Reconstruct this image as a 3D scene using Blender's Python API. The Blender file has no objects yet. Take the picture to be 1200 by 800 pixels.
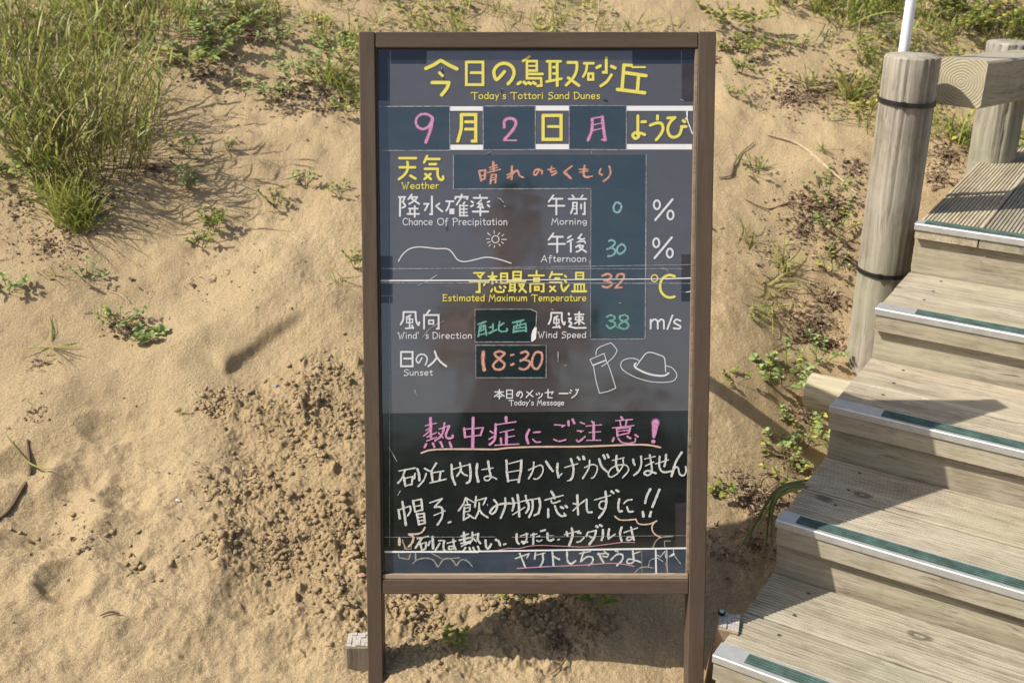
import bpy, math, random, bisect, time
T0 = time.time()
import numpy as np
from mathutils import Vector, Matrix, Euler
R = math.radians
random.seed(7)
rng = np.random.default_rng(11)
scene = bpy.context.scene
COL = scene.collection

# ------------------------------------------------------------------ camera, sky, sun, exposure
CAMZ = 1.39
PITCH = R(22.8)
FPX = 1300.0
CP, SP = math.cos(PITCH), math.sin(PITCH)
cam = bpy.data.cameras.new("camera")
cam_o = bpy.data.objects.new("camera", cam); COL.objects.link(cam_o)
cam_o.location = (0, 0, CAMZ); cam_o.rotation_euler = (math.pi/2 - PITCH, 0, 0)
cam.sensor_width = 36.0; cam.lens = 36.0*FPX/1200.0
cam.clip_start = 0.05; cam.clip_end = 2000
cam.dof.use_dof = True; cam.dof.focus_distance = 2.0; cam.dof.aperture_fstop = 7.5
scene.camera = cam_o
SUNV = Vector((-.887, -.175, 1.0)).normalized()          # towards the sun
SUN_EL = math.asin(SUNV.z); SUN_AZ = math.atan2(SUNV.x, SUNV.y)
w = bpy.data.worlds.new("World"); scene.world = w; w.use_nodes = True
nt = w.node_tree; bg = nt.nodes["Background"]
sky = nt.nodes.new("ShaderNodeTexSky"); sky.sky_type = 'NISHITA'; sky.sun_disc = False
sky.sun_elevation = SUN_EL; sky.sun_rotation = SUN_AZ; sky.dust_density = 3.0; sky.air_density = 1.0
nt.links.new(sky.outputs[0], bg.inputs[0]); bg.inputs[1].default_value = 0.112
sun = bpy.data.lights.new("sun", 'SUN'); sun.energy = 4.75; sun.angle = R(0.5); sun.color = (1.0, .945, .85)
sun_o = bpy.data.objects.new("sun", sun); COL.objects.link(sun_o)
sun_o.rotation_euler = SUNV.to_track_quat('Z', 'Y').to_euler()
scene.view_settings.view_transform = 'Standard'; scene.view_settings.look = 'None'
scene.view_settings.gamma = 1.0; scene.view_settings.exposure = 0.42

# ------------------------------------------------------------------ helpers
def tag(o, label=None, cat=None, group=None, kind=None):
    if label: o['label'] = label
    if cat: o['category'] = cat
    if group: o['group'] = group
    if kind: o['kind'] = kind
    return o

def empty(name, loc, rot=(0, 0, 0)):
    o = bpy.data.objects.new(name, None); COL.objects.link(o)
    o.location = loc; o.rotation_euler = rot; o.empty_display_size = .05
    return o

class MB:
    def __init__(s): s.v = []; s.f = []; s.mi = []; s.t = []; s.tint = 0.5
    def add(s, vs, fs, m=0):
        n = len(s.v); s.v.extend([tuple(p) for p in vs]); s.t.extend([s.tint]*len(vs))
        for f in fs: s.f.append(tuple(i+n for i in f)); s.mi.append(m)
        return n
    def box(s, a, b, m=0, bev=0.0):
        x0, y0, z0 = a; x1, y1, z1 = b
        if bev <= 0:
            vs = [(x0,y0,z0),(x1,y0,z0),(x1,y1,z0),(x0,y1,z0),(x0,y0,z1),(x1,y0,z1),(x1,y1,z1),(x0,y1,z1)]
            s.add(vs, [(0,3,2,1),(4,5,6,7),(0,1,5,4),(1,2,6,5),(2,3,7,6),(3,0,4,7)], m)
        else:   # chamfered box
            c = bev; P = []
            idx = {}
            for ix, x in ((0, x0), (1, x1)):
                for iy, y in ((0, y0), (1, y1)):
                    for iz, z in ((0, z0), (1, z1)):
                        sx = c if ix == 0 else -c; sy = c if iy == 0 else -c; sz = c if iz == 0 else -c
                        for k, p in enumerate(((x, y+sy, z+sz), (x+sx, y, z+sz), (x+sx, y+sy, z))):
                            idx[(ix, iy, iz, k)] = len(P); P.append(p)
            F = []
            g = lambda *k: idx[k]
            F += [(g(0,0,0,0), g(0,0,1,0), g(0,1,1,0), g(0,1,0,0)), (g(1,0,0,0), g(1,1,0,0), g(1,1,1,0), g(1,0,1,0))]
            F += [(g(0,0,0,1), g(1,0,0,1), g(1,0,1,1), g(0,0,1,1)), (g(0,1,0,1), g(0,1,1,1), g(1,1,1,1), g(1,1,0,1))]
            F += [(g(0,0,0,2), g(0,1,0,2), g(1,1,0,2), g(1,0,0,2)), (g(0,0,1,2), g(1,0,1,2), g(1,1,1,2), g(0,1,1,2))]
            for i in (0, 1):
                for j in (0, 1):
                    F.append((g(i,j,0,0), g(i,j,0,1), g(i,j,1,1), g(i,j,1,0)))   # vertical edges
                    F.append((g(i,0,j,0), g(i,0,j,2), g(i,1,j,2), g(i,1,j,0)))
                    F.append((g(0,i,j,1), g(0,i,j,2), g(1,i,j,2), g(1,i,j,1)))
                    for k in (0, 1): F.append((g(i,j,k,0), g(i,j,k,1), g(i,j,k,2)))
            s.add(P, F, m)
    def tube(s, pts, rad, n=8, m=0, cap=True):
        pts = [Vector(p) for p in pts]; rad = rad if hasattr(rad, '__len__') else [rad]*len(pts)
        vs = []; up = None
        for i, p in enumerate(pts):
            d = (pts[min(i+1, len(pts)-1)] - pts[max(i-1, 0)]).normalized()
            if up is None: up = d.orthogonal().normalized()
            up = (up - d*up.dot(d)); up = up.normalized() if up.length > 1e-6 else d.orthogonal().normalized()
            q = d.cross(up)
            for k in range(n):
                a = 2*math.pi*k/n; vs.append(p + (up*math.cos(a) + q*math.sin(a))*rad[i])
        fs = [(i*n+k, i*n+(k+1) % n, (i+1)*n+(k+1) % n, (i+1)*n+k) for i in range(len(pts)-1) for k in range(n)]
        if cap: fs += [tuple(reversed(range(n))), tuple(range((len(pts)-1)*n, len(pts)*n))]
        s.add(vs, fs, m)
    def build(s, name, mats, parent=None, loc=None, smooth=False, kind=None):
        me = bpy.data.meshes.new(name); me.from_pydata(s.v, [], s.f)
        mats = mats if isinstance(mats, (list, tuple)) else [mats]
        for m in mats: me.materials.append(m)
        if len(mats) > 1: me.polygons.foreach_set('material_index', s.mi)
        if smooth: me.polygons.foreach_set('use_smooth', [True]*len(me.polygons))
        a = me.attributes.new('tint', 'FLOAT', 'POINT'); a.data.foreach_set('value', s.t)
        o = bpy.data.objects.new(name, me); COL.objects.link(o)
        if loc is not None: o.location = loc
        if parent is not None: o.parent = parent
        if kind: o['kind'] = kind
        me.update()
        return o

class NT:
    def __init__(s, name):
        s.m = bpy.data.materials.new(name); s.m.use_nodes = True; s.t = s.m.node_tree
        s.b = s.t.nodes['Principled BSDF']
    def n(s, typ, ins=None, **kw):
        nd = s.t.nodes.new('ShaderNode'+typ)
        for k, v in kw.items(): setattr(nd, k, v)
        if ins:
            for k, v in ins.items():
                if isinstance(v, bpy.types.NodeSocket): s.t.links.new(v, nd.inputs[k])
                else: nd.inputs[k].default_value = v
        return nd
    def lk(s, a, b): s.t.links.new(a, b)
    def set(s, **kw):
        for k, v in kw.items():
            k = k.replace('_', ' ')
            if isinstance(v, bpy.types.NodeSocket): s.lk(v, s.b.inputs[k])
            else: s.b.inputs[k].default_value = v
    def ramp(s, fac, stops):
        r = s.n('ValToRGB'); s.lk(fac, r.inputs[0]); e = r.color_ramp.elements
        while len(e) < len(stops): e.new(0.5)
        for el, (p, c) in zip(e, stops): el.position = p; el.color = c if len(c) == 4 else (*c, 1)
        return r.outputs[0]
    def noise(s, vec, scale, detail=4, rough=.55, dist=0):
        return s.n('TexNoise', {'Vector': vec, 'Scale': scale, 'Detail': detail, 'Roughness': rough, 'Distortion': dist}).outputs['Fac']
    def mix(s, f, a, b, mode='MIX'):
        m = s.n('Mix', data_type='RGBA', blend_type=mode)
        for i, v in ((0, f), (6, a), (7, b)):
            if isinstance(v, bpy.types.NodeSocket): s.lk(v, m.inputs[i])
            else: m.inputs[i].default_value = v if i == 0 else (*v, 1) if len(v) == 3 else v
        return m.outputs[2]
    def bump(s, h, strength, dist):
        return s.n('Bump', {'Height': h, 'Strength': strength, 'Distance': dist}).outputs[0]

# ------------------------------------------------------------------ rays through the photograph, used only to measure places
def ray(px, py):
    u = (px-600)/FPX; v = (400-py)/FPX
    return Vector((u, CP + v*SP, v*CP - SP))

# ------------------------------------------------------------------ materials
def mat_sand():
    k = NT('sand'); tc = k.n('TexCoord').outputs['Object']
    n1 = k.noise(tc, 2.3, 3); n2 = k.noise(tc, 420, 3, .75); n3 = k.noise(tc, 28, 5, .6)
    base = k.ramp(n1, [(.3, (.402, .300, .170)), (.7, (.495, .378, .220))])
    grain = k.ramp(n2, [(.28, (.40, .36, .31)), (.42, (.82, .80, .77)), (.56, (1.02, 1.02, 1.01)), (.68, (1.30, 1.29, 1.26))])
    c = k.mix(1.0, base, grain, 'MULTIPLY')
    at = k.n('Attribute', attribute_name='damp').outputs['Fac']
    c = k.mix(at, c, k.mix(1.0, c, (.97, .96, .94), 'MULTIPLY'))
    c = k.mix(k.ramp(n3, [(.35, (0, 0, 0)), (.7, (.25, .25, .25))]), c, (.38, .29, .19))
    vor = k.n('TexVoronoi', {'Vector': tc, 'Scale': 230.0}, feature='F1')
    spk = k.ramp(vor.outputs['Distance'], [(.06, (1, 1, 1)), (.13, (0, 0, 0))])
    pick = k.ramp(k.n('SeparateColor', {0: vor.outputs['Color']}).outputs[0], [(.90, (0, 0, 0)), (.93, (1, 1, 1))])
    c = k.mix(k.mix(1.0, spk, pick, 'MULTIPLY'), c, (.10, .065, .04))
    b1 = k.bump(k.noise(tc, 430, 3, .7), 1.0, .0030)
    b = k.n('Bump', {'Height': k.noise(tc, 150, 4, .65), 'Strength': .85, 'Distance': .0055, 'Normal': b1}).outputs[0]
    k.set(Base_Color=c, Roughness=.95, Normal=b); k.b.inputs['Specular IOR Level'].default_value = .15
    return k.m

def mat_wood(name, dark, mid, light, green=0.0, rough=.8, knots=True, gs=1.0, bumpd=.0012, end=False, axis=0, crack=.9, stretch=.04):
    k = NT(name); tc = k.n('TexCoord').outputs['Object']; inf = k.n('ObjectInfo').outputs['Random']
    off = k.n('CombineXYZ', {0: k.n('Math', {0: inf, 1: 37.0}, operation='MULTIPLY').outputs[0],
                             1: k.n('Math', {0: inf, 1: 11.0}, operation='MULTIPLY').outputs[0],
                             2: k.n('Math', {0: inf, 1: 23.0}, operation='MULTIPLY').outputs[0]}).outputs[0]
    sc = [1.0, 1.0, 1.0]; sc[axis] = stretch
    warp = k.n('TexNoise', {'Vector': tc, 'Scale': 6.0, 'Detail': 2.0}).outputs['Color']
    wv = k.n('VectorMath', {0: k.n('VectorMath', {0: warp, 1: (.5, .5, .5)}, operation='SUBTRACT').outputs[0], 1: (.03, .03, .03)}, operation='MULTIPLY').outputs[0]
    tcw = k.n('VectorMath', {0: k.n('VectorMath', {0: tc, 1: wv}, operation='ADD').outputs[0], 1: off}, operation='ADD').outputs[0]
    st = k.n('VectorMath', {0: tcw, 1: tuple(sc)}, operation='MULTIPLY').outputs[0]
    g0 = k.noise(st, 34*gs, 5, .6); g1 = k.noise(st, 120*gs, 4, .7); g2 = k.noise(st, 330*gs, 3, .65); big = k.noise(tcw, 3.5, 3)
    gm = k.n('Math', {0: g0, 1: .5, 2: k.n('Math', {0: g1, 1: .5}, operation='MULTIPLY').outputs[0]}, operation='MULTIPLY_ADD').outputs[0]
    c = k.ramp(gm, [(.36, dark), (.49, mid), (.62, light)])
    c = k.mix(k.ramp(g2, [(.52, (0, 0, 0)), (.68, (.75*crack,)*3)]), c, tuple(x*.55 for x in dark))
    crk = k.noise(k.n('VectorMath', {0: tcw, 1: tuple(.35*v if i == axis else v for i, v in enumerate(sc))}, operation='MULTIPLY').outputs[0], 95*gs, 2, .5)
    ck = k.ramp(crk, [(.715, (0, 0, 0)), (.745, (crack,)*3)])
    c = k.mix(ck, c, tuple(x*.22 for x in dark))
    if green: c = k.mix(k.ramp(big, [(.45, (0, 0, 0)), (.75, (green,)*3)]), c, (.22, .25, .12))
    c = k.mix(k.ramp(k.noise(tcw, 7, 5, .65), [(.38, (0, 0, 0)), (.75, (.45,)*3)]), c, tuple(min(1, x*1.12) for x in light))
    c = k.mix(k.ramp(k.noise(tcw, 16, 4, .7), [(.55, (0, 0, 0)), (.75, (.3,)*3)]), c, tuple(x*.8 for x in dark))
    h = gm
    if knots:
        sp_ = k.n('SeparateXYZ', {0: tcw}); al_ = sp_.outputs[axis]; ac_ = k.n('Math', {0: sp_.outputs[(axis+1) % 3], 1: sp_.outputs[(axis+2) % 3]}, operation='ADD').outputs[0]
        kv = k.n('CombineXYZ', {0: k.n('Math', {0: al_, 1: 1.5}, operation='MULTIPLY').outputs[0], 1: k.n('Math', {0: ac_, 1: 2.4}, operation='MULTIPLY').outputs[0]}).outputs[0]
        vo = k.n('TexVoronoi', {'Vector': kv, 'Scale': 2.2}, feature='F1').outputs['Distance']
        rings = k.n('Math', {0: k.n('Math', {0: vo, 1: 90.0}, operation='MULTIPLY').outputs[0]}, operation='SINE').outputs[0]
        inside = k.ramp(vo, [(.050, (1, 1, 1)), (.10, (0, 0, 0))])
        kc = k.ramp(rings, [(.0, tuple(x*.45 for x in dark)), (1, mid)])
        c = k.mix(k.mix(1.0, inside, (.75,)*3, 'MULTIPLY'), c, kc)
    rnd = k.ramp(inf, [(0, (.76, .78, .80)), (.35, (.98, .95, .90)), (.7, (.88, .89, .87)), (1, (1.1, 1.07, 1.02))])
    c = k.mix(1.0, c, rnd, 'MULTIPLY')
    b = k.bump(h, .55, bumpd)
    k.set(Base_Color=c, Roughness=rough, Normal=b); k.b.inputs['Specular IOR Level'].default_value = .25
    return k.m

def mat_endgrain():
    k = NT('wood_end_grain'); tc = k.n('TexCoord').outputs['Object']
    n = k.n('TexNoise', {'Vector': tc, 'Scale': 22.0, 'Detail': 4.0}).outputs['Fac']
    x = k.n('SeparateXYZ', {0: tc}); 
    yy = k.n('Math', {0: x.outputs['X'], 1: x.outputs['X']}, operation='MULTIPLY').outputs[0]
    zz = k.n('Math', {0: x.outputs['Z'], 1: x.outputs['Z']}, operation='MULTIPLY').outputs[0]
    rr = k.n('Math', {0: k.n('Math', {0: yy, 1: zz}, operation='ADD').outputs[0]}, operation='SQRT').outputs[0]
    rr = k.n('Math', {0: rr, 1: k.n('Math', {0: n, 1: .012}, operation='MULTIPLY').outputs[0]}, operation='ADD').outputs[0]
    ring = k.n('Math', {0: k.n('Math', {0: rr, 1: 900.0}, operation='MULTIPLY').outputs[0]}, operation='SINE').outputs[0]
    c = k.mix(k.ramp(k.noise(tc, 25, 3), [(.35, (.15,)*3), (.7, (.75,)*3)]), (.38, .335, .225), k.ramp(ring, [(.1, (.22, .18, .11)), (.8, (.43, .38, .26))]))
    an = k.n('Math', {0: x.outputs['Z'], 1: x.outputs['X']}, operation='ARCTAN2').outputs[0]
    av = k.n('CombineXYZ', {0: an}).outputs[0]
    cr = k.ramp(k.noise(av, 4.0, 4, .85), [(.37, (1, 1, 1)), (.39, (0, 0, 0))])
    c = k.mix(cr, c, (.09, .07, .045))
    c = k.mix(k.ramp(k.noise(tc, 60, 4), [(.4, (0, 0, 0)), (.8, (.5, .5, .5))]), c, (.33, .30, .2))
    k.set(Base_Color=c, Roughness=.9, Normal=k.bump(ring, .5, .001))
    return k.m

def mat_plain(name, col, rough=.6, metal=0.0, spec=.5, noise=0.0, nscale=60, bump=0, bscale=80):
    k = NT(name); tc = k.n('TexCoord').outputs['Object']
    c = (*col, 1)
    if noise:
        nn = k.noise(tc, nscale, 5, .6)
        c = k.ramp(nn, [(.3, tuple(x*(1-noise) for x in col)), (.7, tuple(min(1, x*(1+noise)) for x in col))])
    k.set(Base_Color=c, Roughness=rough, Metallic=metal); k.b.inputs['Specular IOR Level'].default_value = spec
    if bump: k.set(Normal=k.bump(k.noise(tc, bscale, 4), .5, bump))
    return k.m

def mat_leaf(name, a, b, trans=.25, rough=.5):
    k = NT(name); tc = k.n('TexCoord').outputs['Object']
    t = k.n('Attribute', attribute_name='tint').outputs['Fac']
    c = k.mix(t, a, b)
    c = k.mix(1.0, c, k.ramp(k.noise(tc, 70, 3), [(.3, (.75, .75, .7)), (.75, (1.2, 1.2, 1.15))]), 'MULTIPLY')
    k.set(Base_Color=c, Roughness=rough); k.b.inputs['Specular IOR Level'].default_value = .35
    tr = k.n('BsdfTranslucent', {'Color': c}); mx = k.n('MixShader', {0: trans})
    out = k.t.nodes['Material Output']
    k.lk(k.b.outputs[0], mx.inputs[1]); k.lk(tr.outputs[0], mx.inputs[2]); k.lk(mx.outputs[0], out.inputs[0])
    return k.m

def mat_sheet(name, col, rough=.06, ior=1.6, smear=.35, smearcol=(.12, .12, .125), wav=.0012):
    """glossy plastic film over a painted board, with wiped chalk smears"""
    k = NT(name); tc = k.n('TexCoord').outputs['Object']
    st = k.n('VectorMath', {0: tc, 1: (2.0, 1.0, 5.0)}, operation='MULTIPLY').outputs[0]
    s1 = k.noise(st, 5, 7, .62, 1.2)
    f = k.ramp(s1, [(.42, (0, 0, 0)), (.85, (smear,)*3)])
    c = k.mix(f, col, smearcol)
    sc = k.ramp(k.noise(k.n('VectorMath', {0: tc, 1: (90.0, 1.0, 9.0)}, operation='MULTIPLY').outputs[0], 6, 4, .7), [(.66, (0, 0, 0)), (.74, (.16,)*3)])
    c = k.mix(sc, c, (.22, .22, .22))
    dust = k.ramp(k.noise(tc, 1500, 2), [(.66, (0, 0, 0)), (.74, (.2,)*3)])
    c = k.mix(dust, c, (.3, .29, .27))
    b = k.bump(k.noise(tc, 9, 2, .4), 1.0, wav)
    k.set(Base_Color=c, Roughness=k.n('Math', {0: s1, 1: .16, 2: rough-.05}, operation='MULTIPLY_ADD').outputs[0], Normal=b, IOR=ior)
    return k.m

def mat_chalk(name, col, rough=.75, wear=.35, under=(.03, .035, .04), scale=700):
    k = NT(name); tc = k.n('TexCoord').outputs['Object']
    f = k.ramp(k.noise(tc, scale, 3, .7), [(.38, (wear,)*3), (.54, (0, 0, 0))])
    c = k.mix(f, col, under)
    k.set(Base_Color=c, Roughness=rough)
    return k.m

M = {}
M['sand'] = mat_sand()
M['brown'] = mat_wood('brown_stained_wood', (.068, .048, .034), (.084, .060, .043), (.100, .073, .054), knots=False, gs=1.3, rough=.6, bumpd=.0006, axis=2, crack=.6, stretch=.014)
M['brown_x'] = mat_wood('brown_stained_wood_across', (.068, .048, .034), (.084, .060, .043), (.100, .073, .054), knots=False, gs=1.3, rough=.6, bumpd=.0006, axis=0, crack=.6, stretch=.014)
M['lip'] = mat_wood('bare_wood_bead', (.16, .11, .075), (.27, .20, .14), (.36, .28, .2), knots=False, axis=0)
M['deck'] = mat_wood('weathered_deck_wood', (.190, .157, .112), (.335, .290, .220), (.455, .405, .320), green=.35, axis=0)
M['deck_y'] = mat_wood('weathered_landing_wood', (.22, .18, .125), (.34, .295, .215), (.45, .40, .30), green=.3, axis=1)
M['log'] = mat_wood('grey_round_log', (.155, .13, .10), (.30, .265, .225), (.43, .395, .345), green=.5, knots=False, gs=.8, bumpd=.005, axis=2, stretch=.014)
M['log_x'] = mat_wood('pale_round_log', (.28, .235, .16), (.40, .35, .25), (.50, .45, .34), green=.2, knots=False, gs=.8, bumpd=.003, axis=0)
M['beam'] = mat_wood('grey_beam_wood', (.20, .17, .13), (.32, .285, .225), (.42, .38, .305), green=.5, gs=.8, bumpd=.002, axis=1)
M['stake'] = mat_wood('weathered_stake_wood', (.12, .095, .07), (.2, .165, .125), (.29, .245, .19), knots=False, bumpd=.002, axis=2)
M['stake_top'] = mat_plain('bleached_stake_end', (.38, .345, .30), .9, noise=.22, nscale=260, bump=.002, bscale=300)
M['stake_red'] = mat_wood('reddish_stake_wood', (.20, .135, .09), (.31, .22, .15), (.41, .31, .22), knots=False, bumpd=.002, axis=2)
M['end'] = mat_endgrain()
M['alu'] = mat_plain('brushed_aluminium', (.50, .50, .48), .5, .6, noise=.12, nscale=40)
M['green_insert'] = mat_plain('green_rubber_insert', (.045, .085, .070), .8, noise=.55, nscale=30)
M['black_tie'] = mat_plain('black_cable_tie', (.012, .012, .013), .45)
M['white_pipe'] = mat_plain('white_plastic_pipe', (.72, .74, .77), .4, noise=.05)
M['hinge'] = mat_plain('grey_steel', (.3, .3, .31), .45, .8)
M['soil'] = mat_plain('dark_litter', (.12, .075, .045), .95, noise=.6, nscale=300)
M['twig'] = mat_plain('dry_twig', (.14, .085, .05), .9, noise=.4, nscale=200)
M['pale_twig'] = mat_plain('pale_straw', (.42, .33, .21), .85, noise=.3, nscale=120)
M['shell'] = mat_plain('pale_shell', (.62, .58, .53), .6, noise=.15)
M['blue'] = mat_plain('blue_grey_fleck', (.22, .3, .40), .6)
M['grass'] = mat_leaf('grass_blade', (.17, .23, .04), (.44, .44, .12), .4)
M['dry_grass'] = mat_leaf('drying_grass', (.24, .20, .07), (.48, .42, .19))
M['leaf'] = mat_leaf('fresh_leaf', (.15, .22, .04), (.40, .42, .12), .35)
M['leaf_pale'] = mat_leaf('pale_leaf', (.20, .29, .09), (.42, .50, .22), .35)
M['leaf_yellow'] = mat_leaf('yellowing_leaf', (.30, .34, .06), (.56, .48, .10))
M['stem'] = mat_leaf('green_stem', (.09, .11, .03), (.2, .17, .07), .1)

# ------------------------------------------------------------------ ground height
def _hash(ix, iy, seed):
    h = (ix.astype(np.int64)*374761393 + iy.astype(np.int64)*668265263 + seed*2147483647) & 0xFFFFFFFF
    h = ((h ^ (h >> 13))*1274126177) & 0xFFFFFFFF
    h = (h ^ (h >> 16)) & 0xFFFFFFFF
    return h.astype(np.float64)/4294967295.0
def vnoise(x, y, seed=0):
    ix = np.floor(x); iy = np.floor(y); fx = x-ix; fy = y-iy
    fx = fx*fx*fx*(fx*(fx*6-15)+10); fy = fy*fy*fy*(fy*(fy*6-15)+10)
    a = _hash(ix, iy, seed); b = _hash(ix+1, iy, seed); c = _hash(ix, iy+1, seed); d = _hash(ix+1, iy+1, seed)
    return (a+(b-a)*fx)*(1-fy) + (c+(d-c)*fx)*fy - .5
def fbm(x, y, f, oct=4, seed=0, g=.5):
    s = 0; a = 1
    for i in range(oct):
        s = s + a*vnoise(x*f + 13.7*i, y*f - 7.1*i, seed+i); a *= g; f *= 2.03
    return s
def worley(x, y, f, seed=0):
    x = x*f; y = y*f; ix = np.floor(x); iy = np.floor(y); best = np.full(x.shape, 9.0); val = np.zeros(x.shape)
    for dx in (-1, 0, 1):
        for dy in (-1, 0, 1):
            cx = ix+dx; cy = iy+dy
            d = (cx+_hash(cx, cy, seed)-x)**2 + (cy+_hash(cx, cy, seed+5)-y)**2
            m = d < best; best = np.where(m, d, best); val = np.where(m, _hash(cx, cy, seed+9), val)
    return np.sqrt(best), val
def sstep(a, b, x):
    t = np.clip((x-a)/(b-a), 0, 1); return t*t*(3-2*t)
def gbase(x, y):
    x = np.asarray(x, float); y = np.asarray(y, float); t = y-1.64
    tp = np.clip(t, 0, 1.04)
    z = .2*tp + .12*tp*tp + .45*np.clip(t-1.04, 0, 6.5) + .02*np.clip(t-7.5, 0, 300)
    z = z + np.where(t < 0, .12*np.clip(t, -4.5, 0), 0)
    z = z - .10*np.clip(x, -1.6, 2.2)*sstep(.9, 2.0, y) - .13*sstep(.40, .90, x)*sstep(1.75, 2.30, y)*(1-sstep(2.85, 3.35, y))
    return z
_GC = {}
def gpt(px, py):
    if (px, py) not in _GC: _GC[(px, py)] = _gpt(px, py)
    return _GC[(px, py)]
def _gb(x, y):
    t = y-1.64; tp = min(max(t, 0), 1.04)
    z = .2*tp + .12*tp*tp + .45*min(max(t-1.04, 0), 6.5) + .02*min(max(t-7.5, 0), 300)
    if t < 0: z += .12*max(t, -4.5)
    q = min(max((y-.9)/1.1, 0), 1)
    a = min(max((x-.40)/.5, 0), 1); b = min(max((y-1.75)/.55, 0), 1); c = min(max((y-2.85)/.5, 0), 1)
    z -= .13*a*a*(3-2*a)*b*b*(3-2*b)*(1-c*c*(3-2*c))
    return z - .10*min(max(x, -1.6), 2.2)*q*q*(3-2*q)
def _gpt(px, py):
    """where the ray through a photo pixel meets the bare slope"""
    d = ray(px, py); lo, hi = .8, 30.0; t = lo
    step = .02
    while t < hi:
        if CAMZ + d.z*t < _gb(d.x*t, d.y*t): break
        t += step
    a, b = t-step, t
    for _ in range(25):
        m = (a+b)/2
        if CAMZ + d.z*m < _gb(d.x*m, d.y*m): b = m
        else: a = m
    return d.x*b, d.y*b
def polymask(x, y, pts, soft):
    """soft blob mask round photo-measured places"""
    m = np.zeros(np.shape(x))
    for (px, py, r) in pts:
        cx, cy = gpt(px, py); d = np.hypot(x-cx, y-cy)
        m = np.maximum(m, 1-sstep(r*(1-soft), r*(1+soft), d))
    return m
HEAP = [(390, 440, .10), (350, 470, .13), (410, 500, .16), (330, 520, .13), (390, 560, .18), (310, 590, .13), (400, 630, .18),
        (330, 650, .14), (280, 480, .07), (480, 560, .3), (520, 640, .22), (540, 720, .14), (630, 720, .14), (480, 720, .14), (470, 760, .1), (400, 700, .14), (590,680,.2)]
DENTS = [(40, 600, .10, .030), (75, 690, .050, .028), (150, 585, .05, .010), (125, 500, .045, .014), (25, 550, .06, .02), (205, 690, .05, .012),
         (140, 640, .045, .012), (60, 740, .08, .015), (255, 770, .07, .012), (300, 705, .06, .010), (170, 760, .06, .01), (230, 600, .05, .008),
         (90, 560, .05, .016), (345, 760, .05, .012)]
LUMPS = [(205, 430, .13, .035), (330, 330, .16, .022), (400, 250, .15, .02), (90, 470, .13, .02), (235, 500, .10, .016), (300, 355, .12, .02),
         (110, 620, .06, .018), (225, 555, .09, .016), (60, 360, .18, .02), (380, 372, .09, .012), (235, 405, .07, .012), (340, 480, .10, .020), (410, 560, .12, .028),
         (255, 640, .08, .012), (180, 730, .08, .012), (30, 470, .10, .015), (860, 300, .2, .02), (890, 420, .12, .02), (950, 130, .2, .02)]
def gheight(x, y):
    x = np.asarray(x, float); y = np.asarray(y, float)
    z = gbase(x, y)
    near = 1-sstep(5.5, 8.0, y)
    near = near*(1-sstep(2.6, 4, np.abs(x)))*sstep(-.5, .6, y)
    z = z + near*(.036*fbm(x, y, 2.2, 3, 3) + .020*fbm(x, y, 6.5, 3, 31) + .0045*fbm(x, y, 28, 3, 41)*sstep(-.15, .25, fbm(x, y, 1.6, 2, 77)+.1))
    for (px, py, r, d) in DENTS:
        cx, cy = gpt(px, py); q = ((x-cx)/r)**2 + ((y-cy)/(r*.8))**2
        wob = 1+.5*fbm(x, y, 14, 2, int(px))
        q = q*wob
        z = z - d*.9*np.exp(-q**1.5) + d*.30*np.exp(-((np.sqrt(q)-1.35)/.35)**2)
    for (px, py, r, d) in LUMPS:
        cx, cy = gpt(px, py); z = z + d*np.exp(-((x-cx)**2+(y-cy)**2)/(r*r))
    # slip face: a small crescent step in the sand
    ax, ay = gpt(262, 441); bx, by = gpt(340, 386); L = math.hypot(bx-ax, by-ay); ux, uy = (bx-ax)/L, (by-ay)/L
    al = ((x-ax)*ux+(y-ay)*uy)/L; sd = -(x-ax)*uy+(y-ay)*ux; sd = sd - .012*(1-(2*al-1)**2) + .004*fbm(x, y, 30, 2, 71)
    env = sstep(-.03, .10, al)*(1-sstep(.95, 1.35, al))
    z = z + env*.023*(1/(1+np.exp(-np.clip(sd, -1, 1)/.0035)) - .5)*np.exp(-(sd/.09)**2)
    heap = polymask(x, y, HEAP, .35)*near
    wob = .75 + 1.0*fbm(x, y, 9, 3, 60)
    f1, v1 = worley(x + .006*fbm(x, y, 60, 2, 5), y + .006*fbm(x, y, 60, 2, 8), 62, 4); f2, v2 = worley(x, y, 125, 14); f3, v3 = worley(x, y, 34, 24)
    sp = sstep(-.12, .28, fbm(x, y, 17, 3, 66))
    z = z + heap*wob*(.011*(1-f1)*(v1 > .35)*v1*sp + .0065*(1-f2)*v2 + .022*np.clip(1-f3*1.5, 0, 1)*(v3 > .6)*sp + .010*fbm(x, y, 22, 3, 90) + .0065*(.32-np.abs(fbm(x, y, 48, 4, 310, .65)))*(.5+sp) + .004*vnoise(x*210, y*210, 320) - .004)
    # loosened, trodden patches elsewhere
    loose = (sstep(.02, .3, fbm(x, y, 3.1, 3, 55)) * (1-heap) * near)*sstep(3.2, 2.0, y)
    z = z + loose*(.004*(1-f2)*v2)
    z = z + near*(.0016*vnoise(x*95, y*95, 201) + .0011*vnoise(x*170, y*170, 202))*(.5+sstep(-.2, .3, fbm(x, y, 2.5, 2, 140)))
    tr = polymask(x, y, [(60, 620, .25), (150, 560, .2), (200, 680, .25), (60, 740, .25), (280, 730, .2)], .6)
    z = z + tr*(.012*(.3-np.abs(fbm(x, y, 13, 4, 401, .6))) + .003*vnoise(x*60, y*60, 410))
    # gentle ripple scour and a few tracks
    z = z + near*.0016*np.sin((x*.5+y)*75 + 6*fbm(x, y, 3, 2, 12))*sstep(.05, .35, fbm(x, y, 1.2, 2, 99))
    return z
GRID = {}
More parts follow.
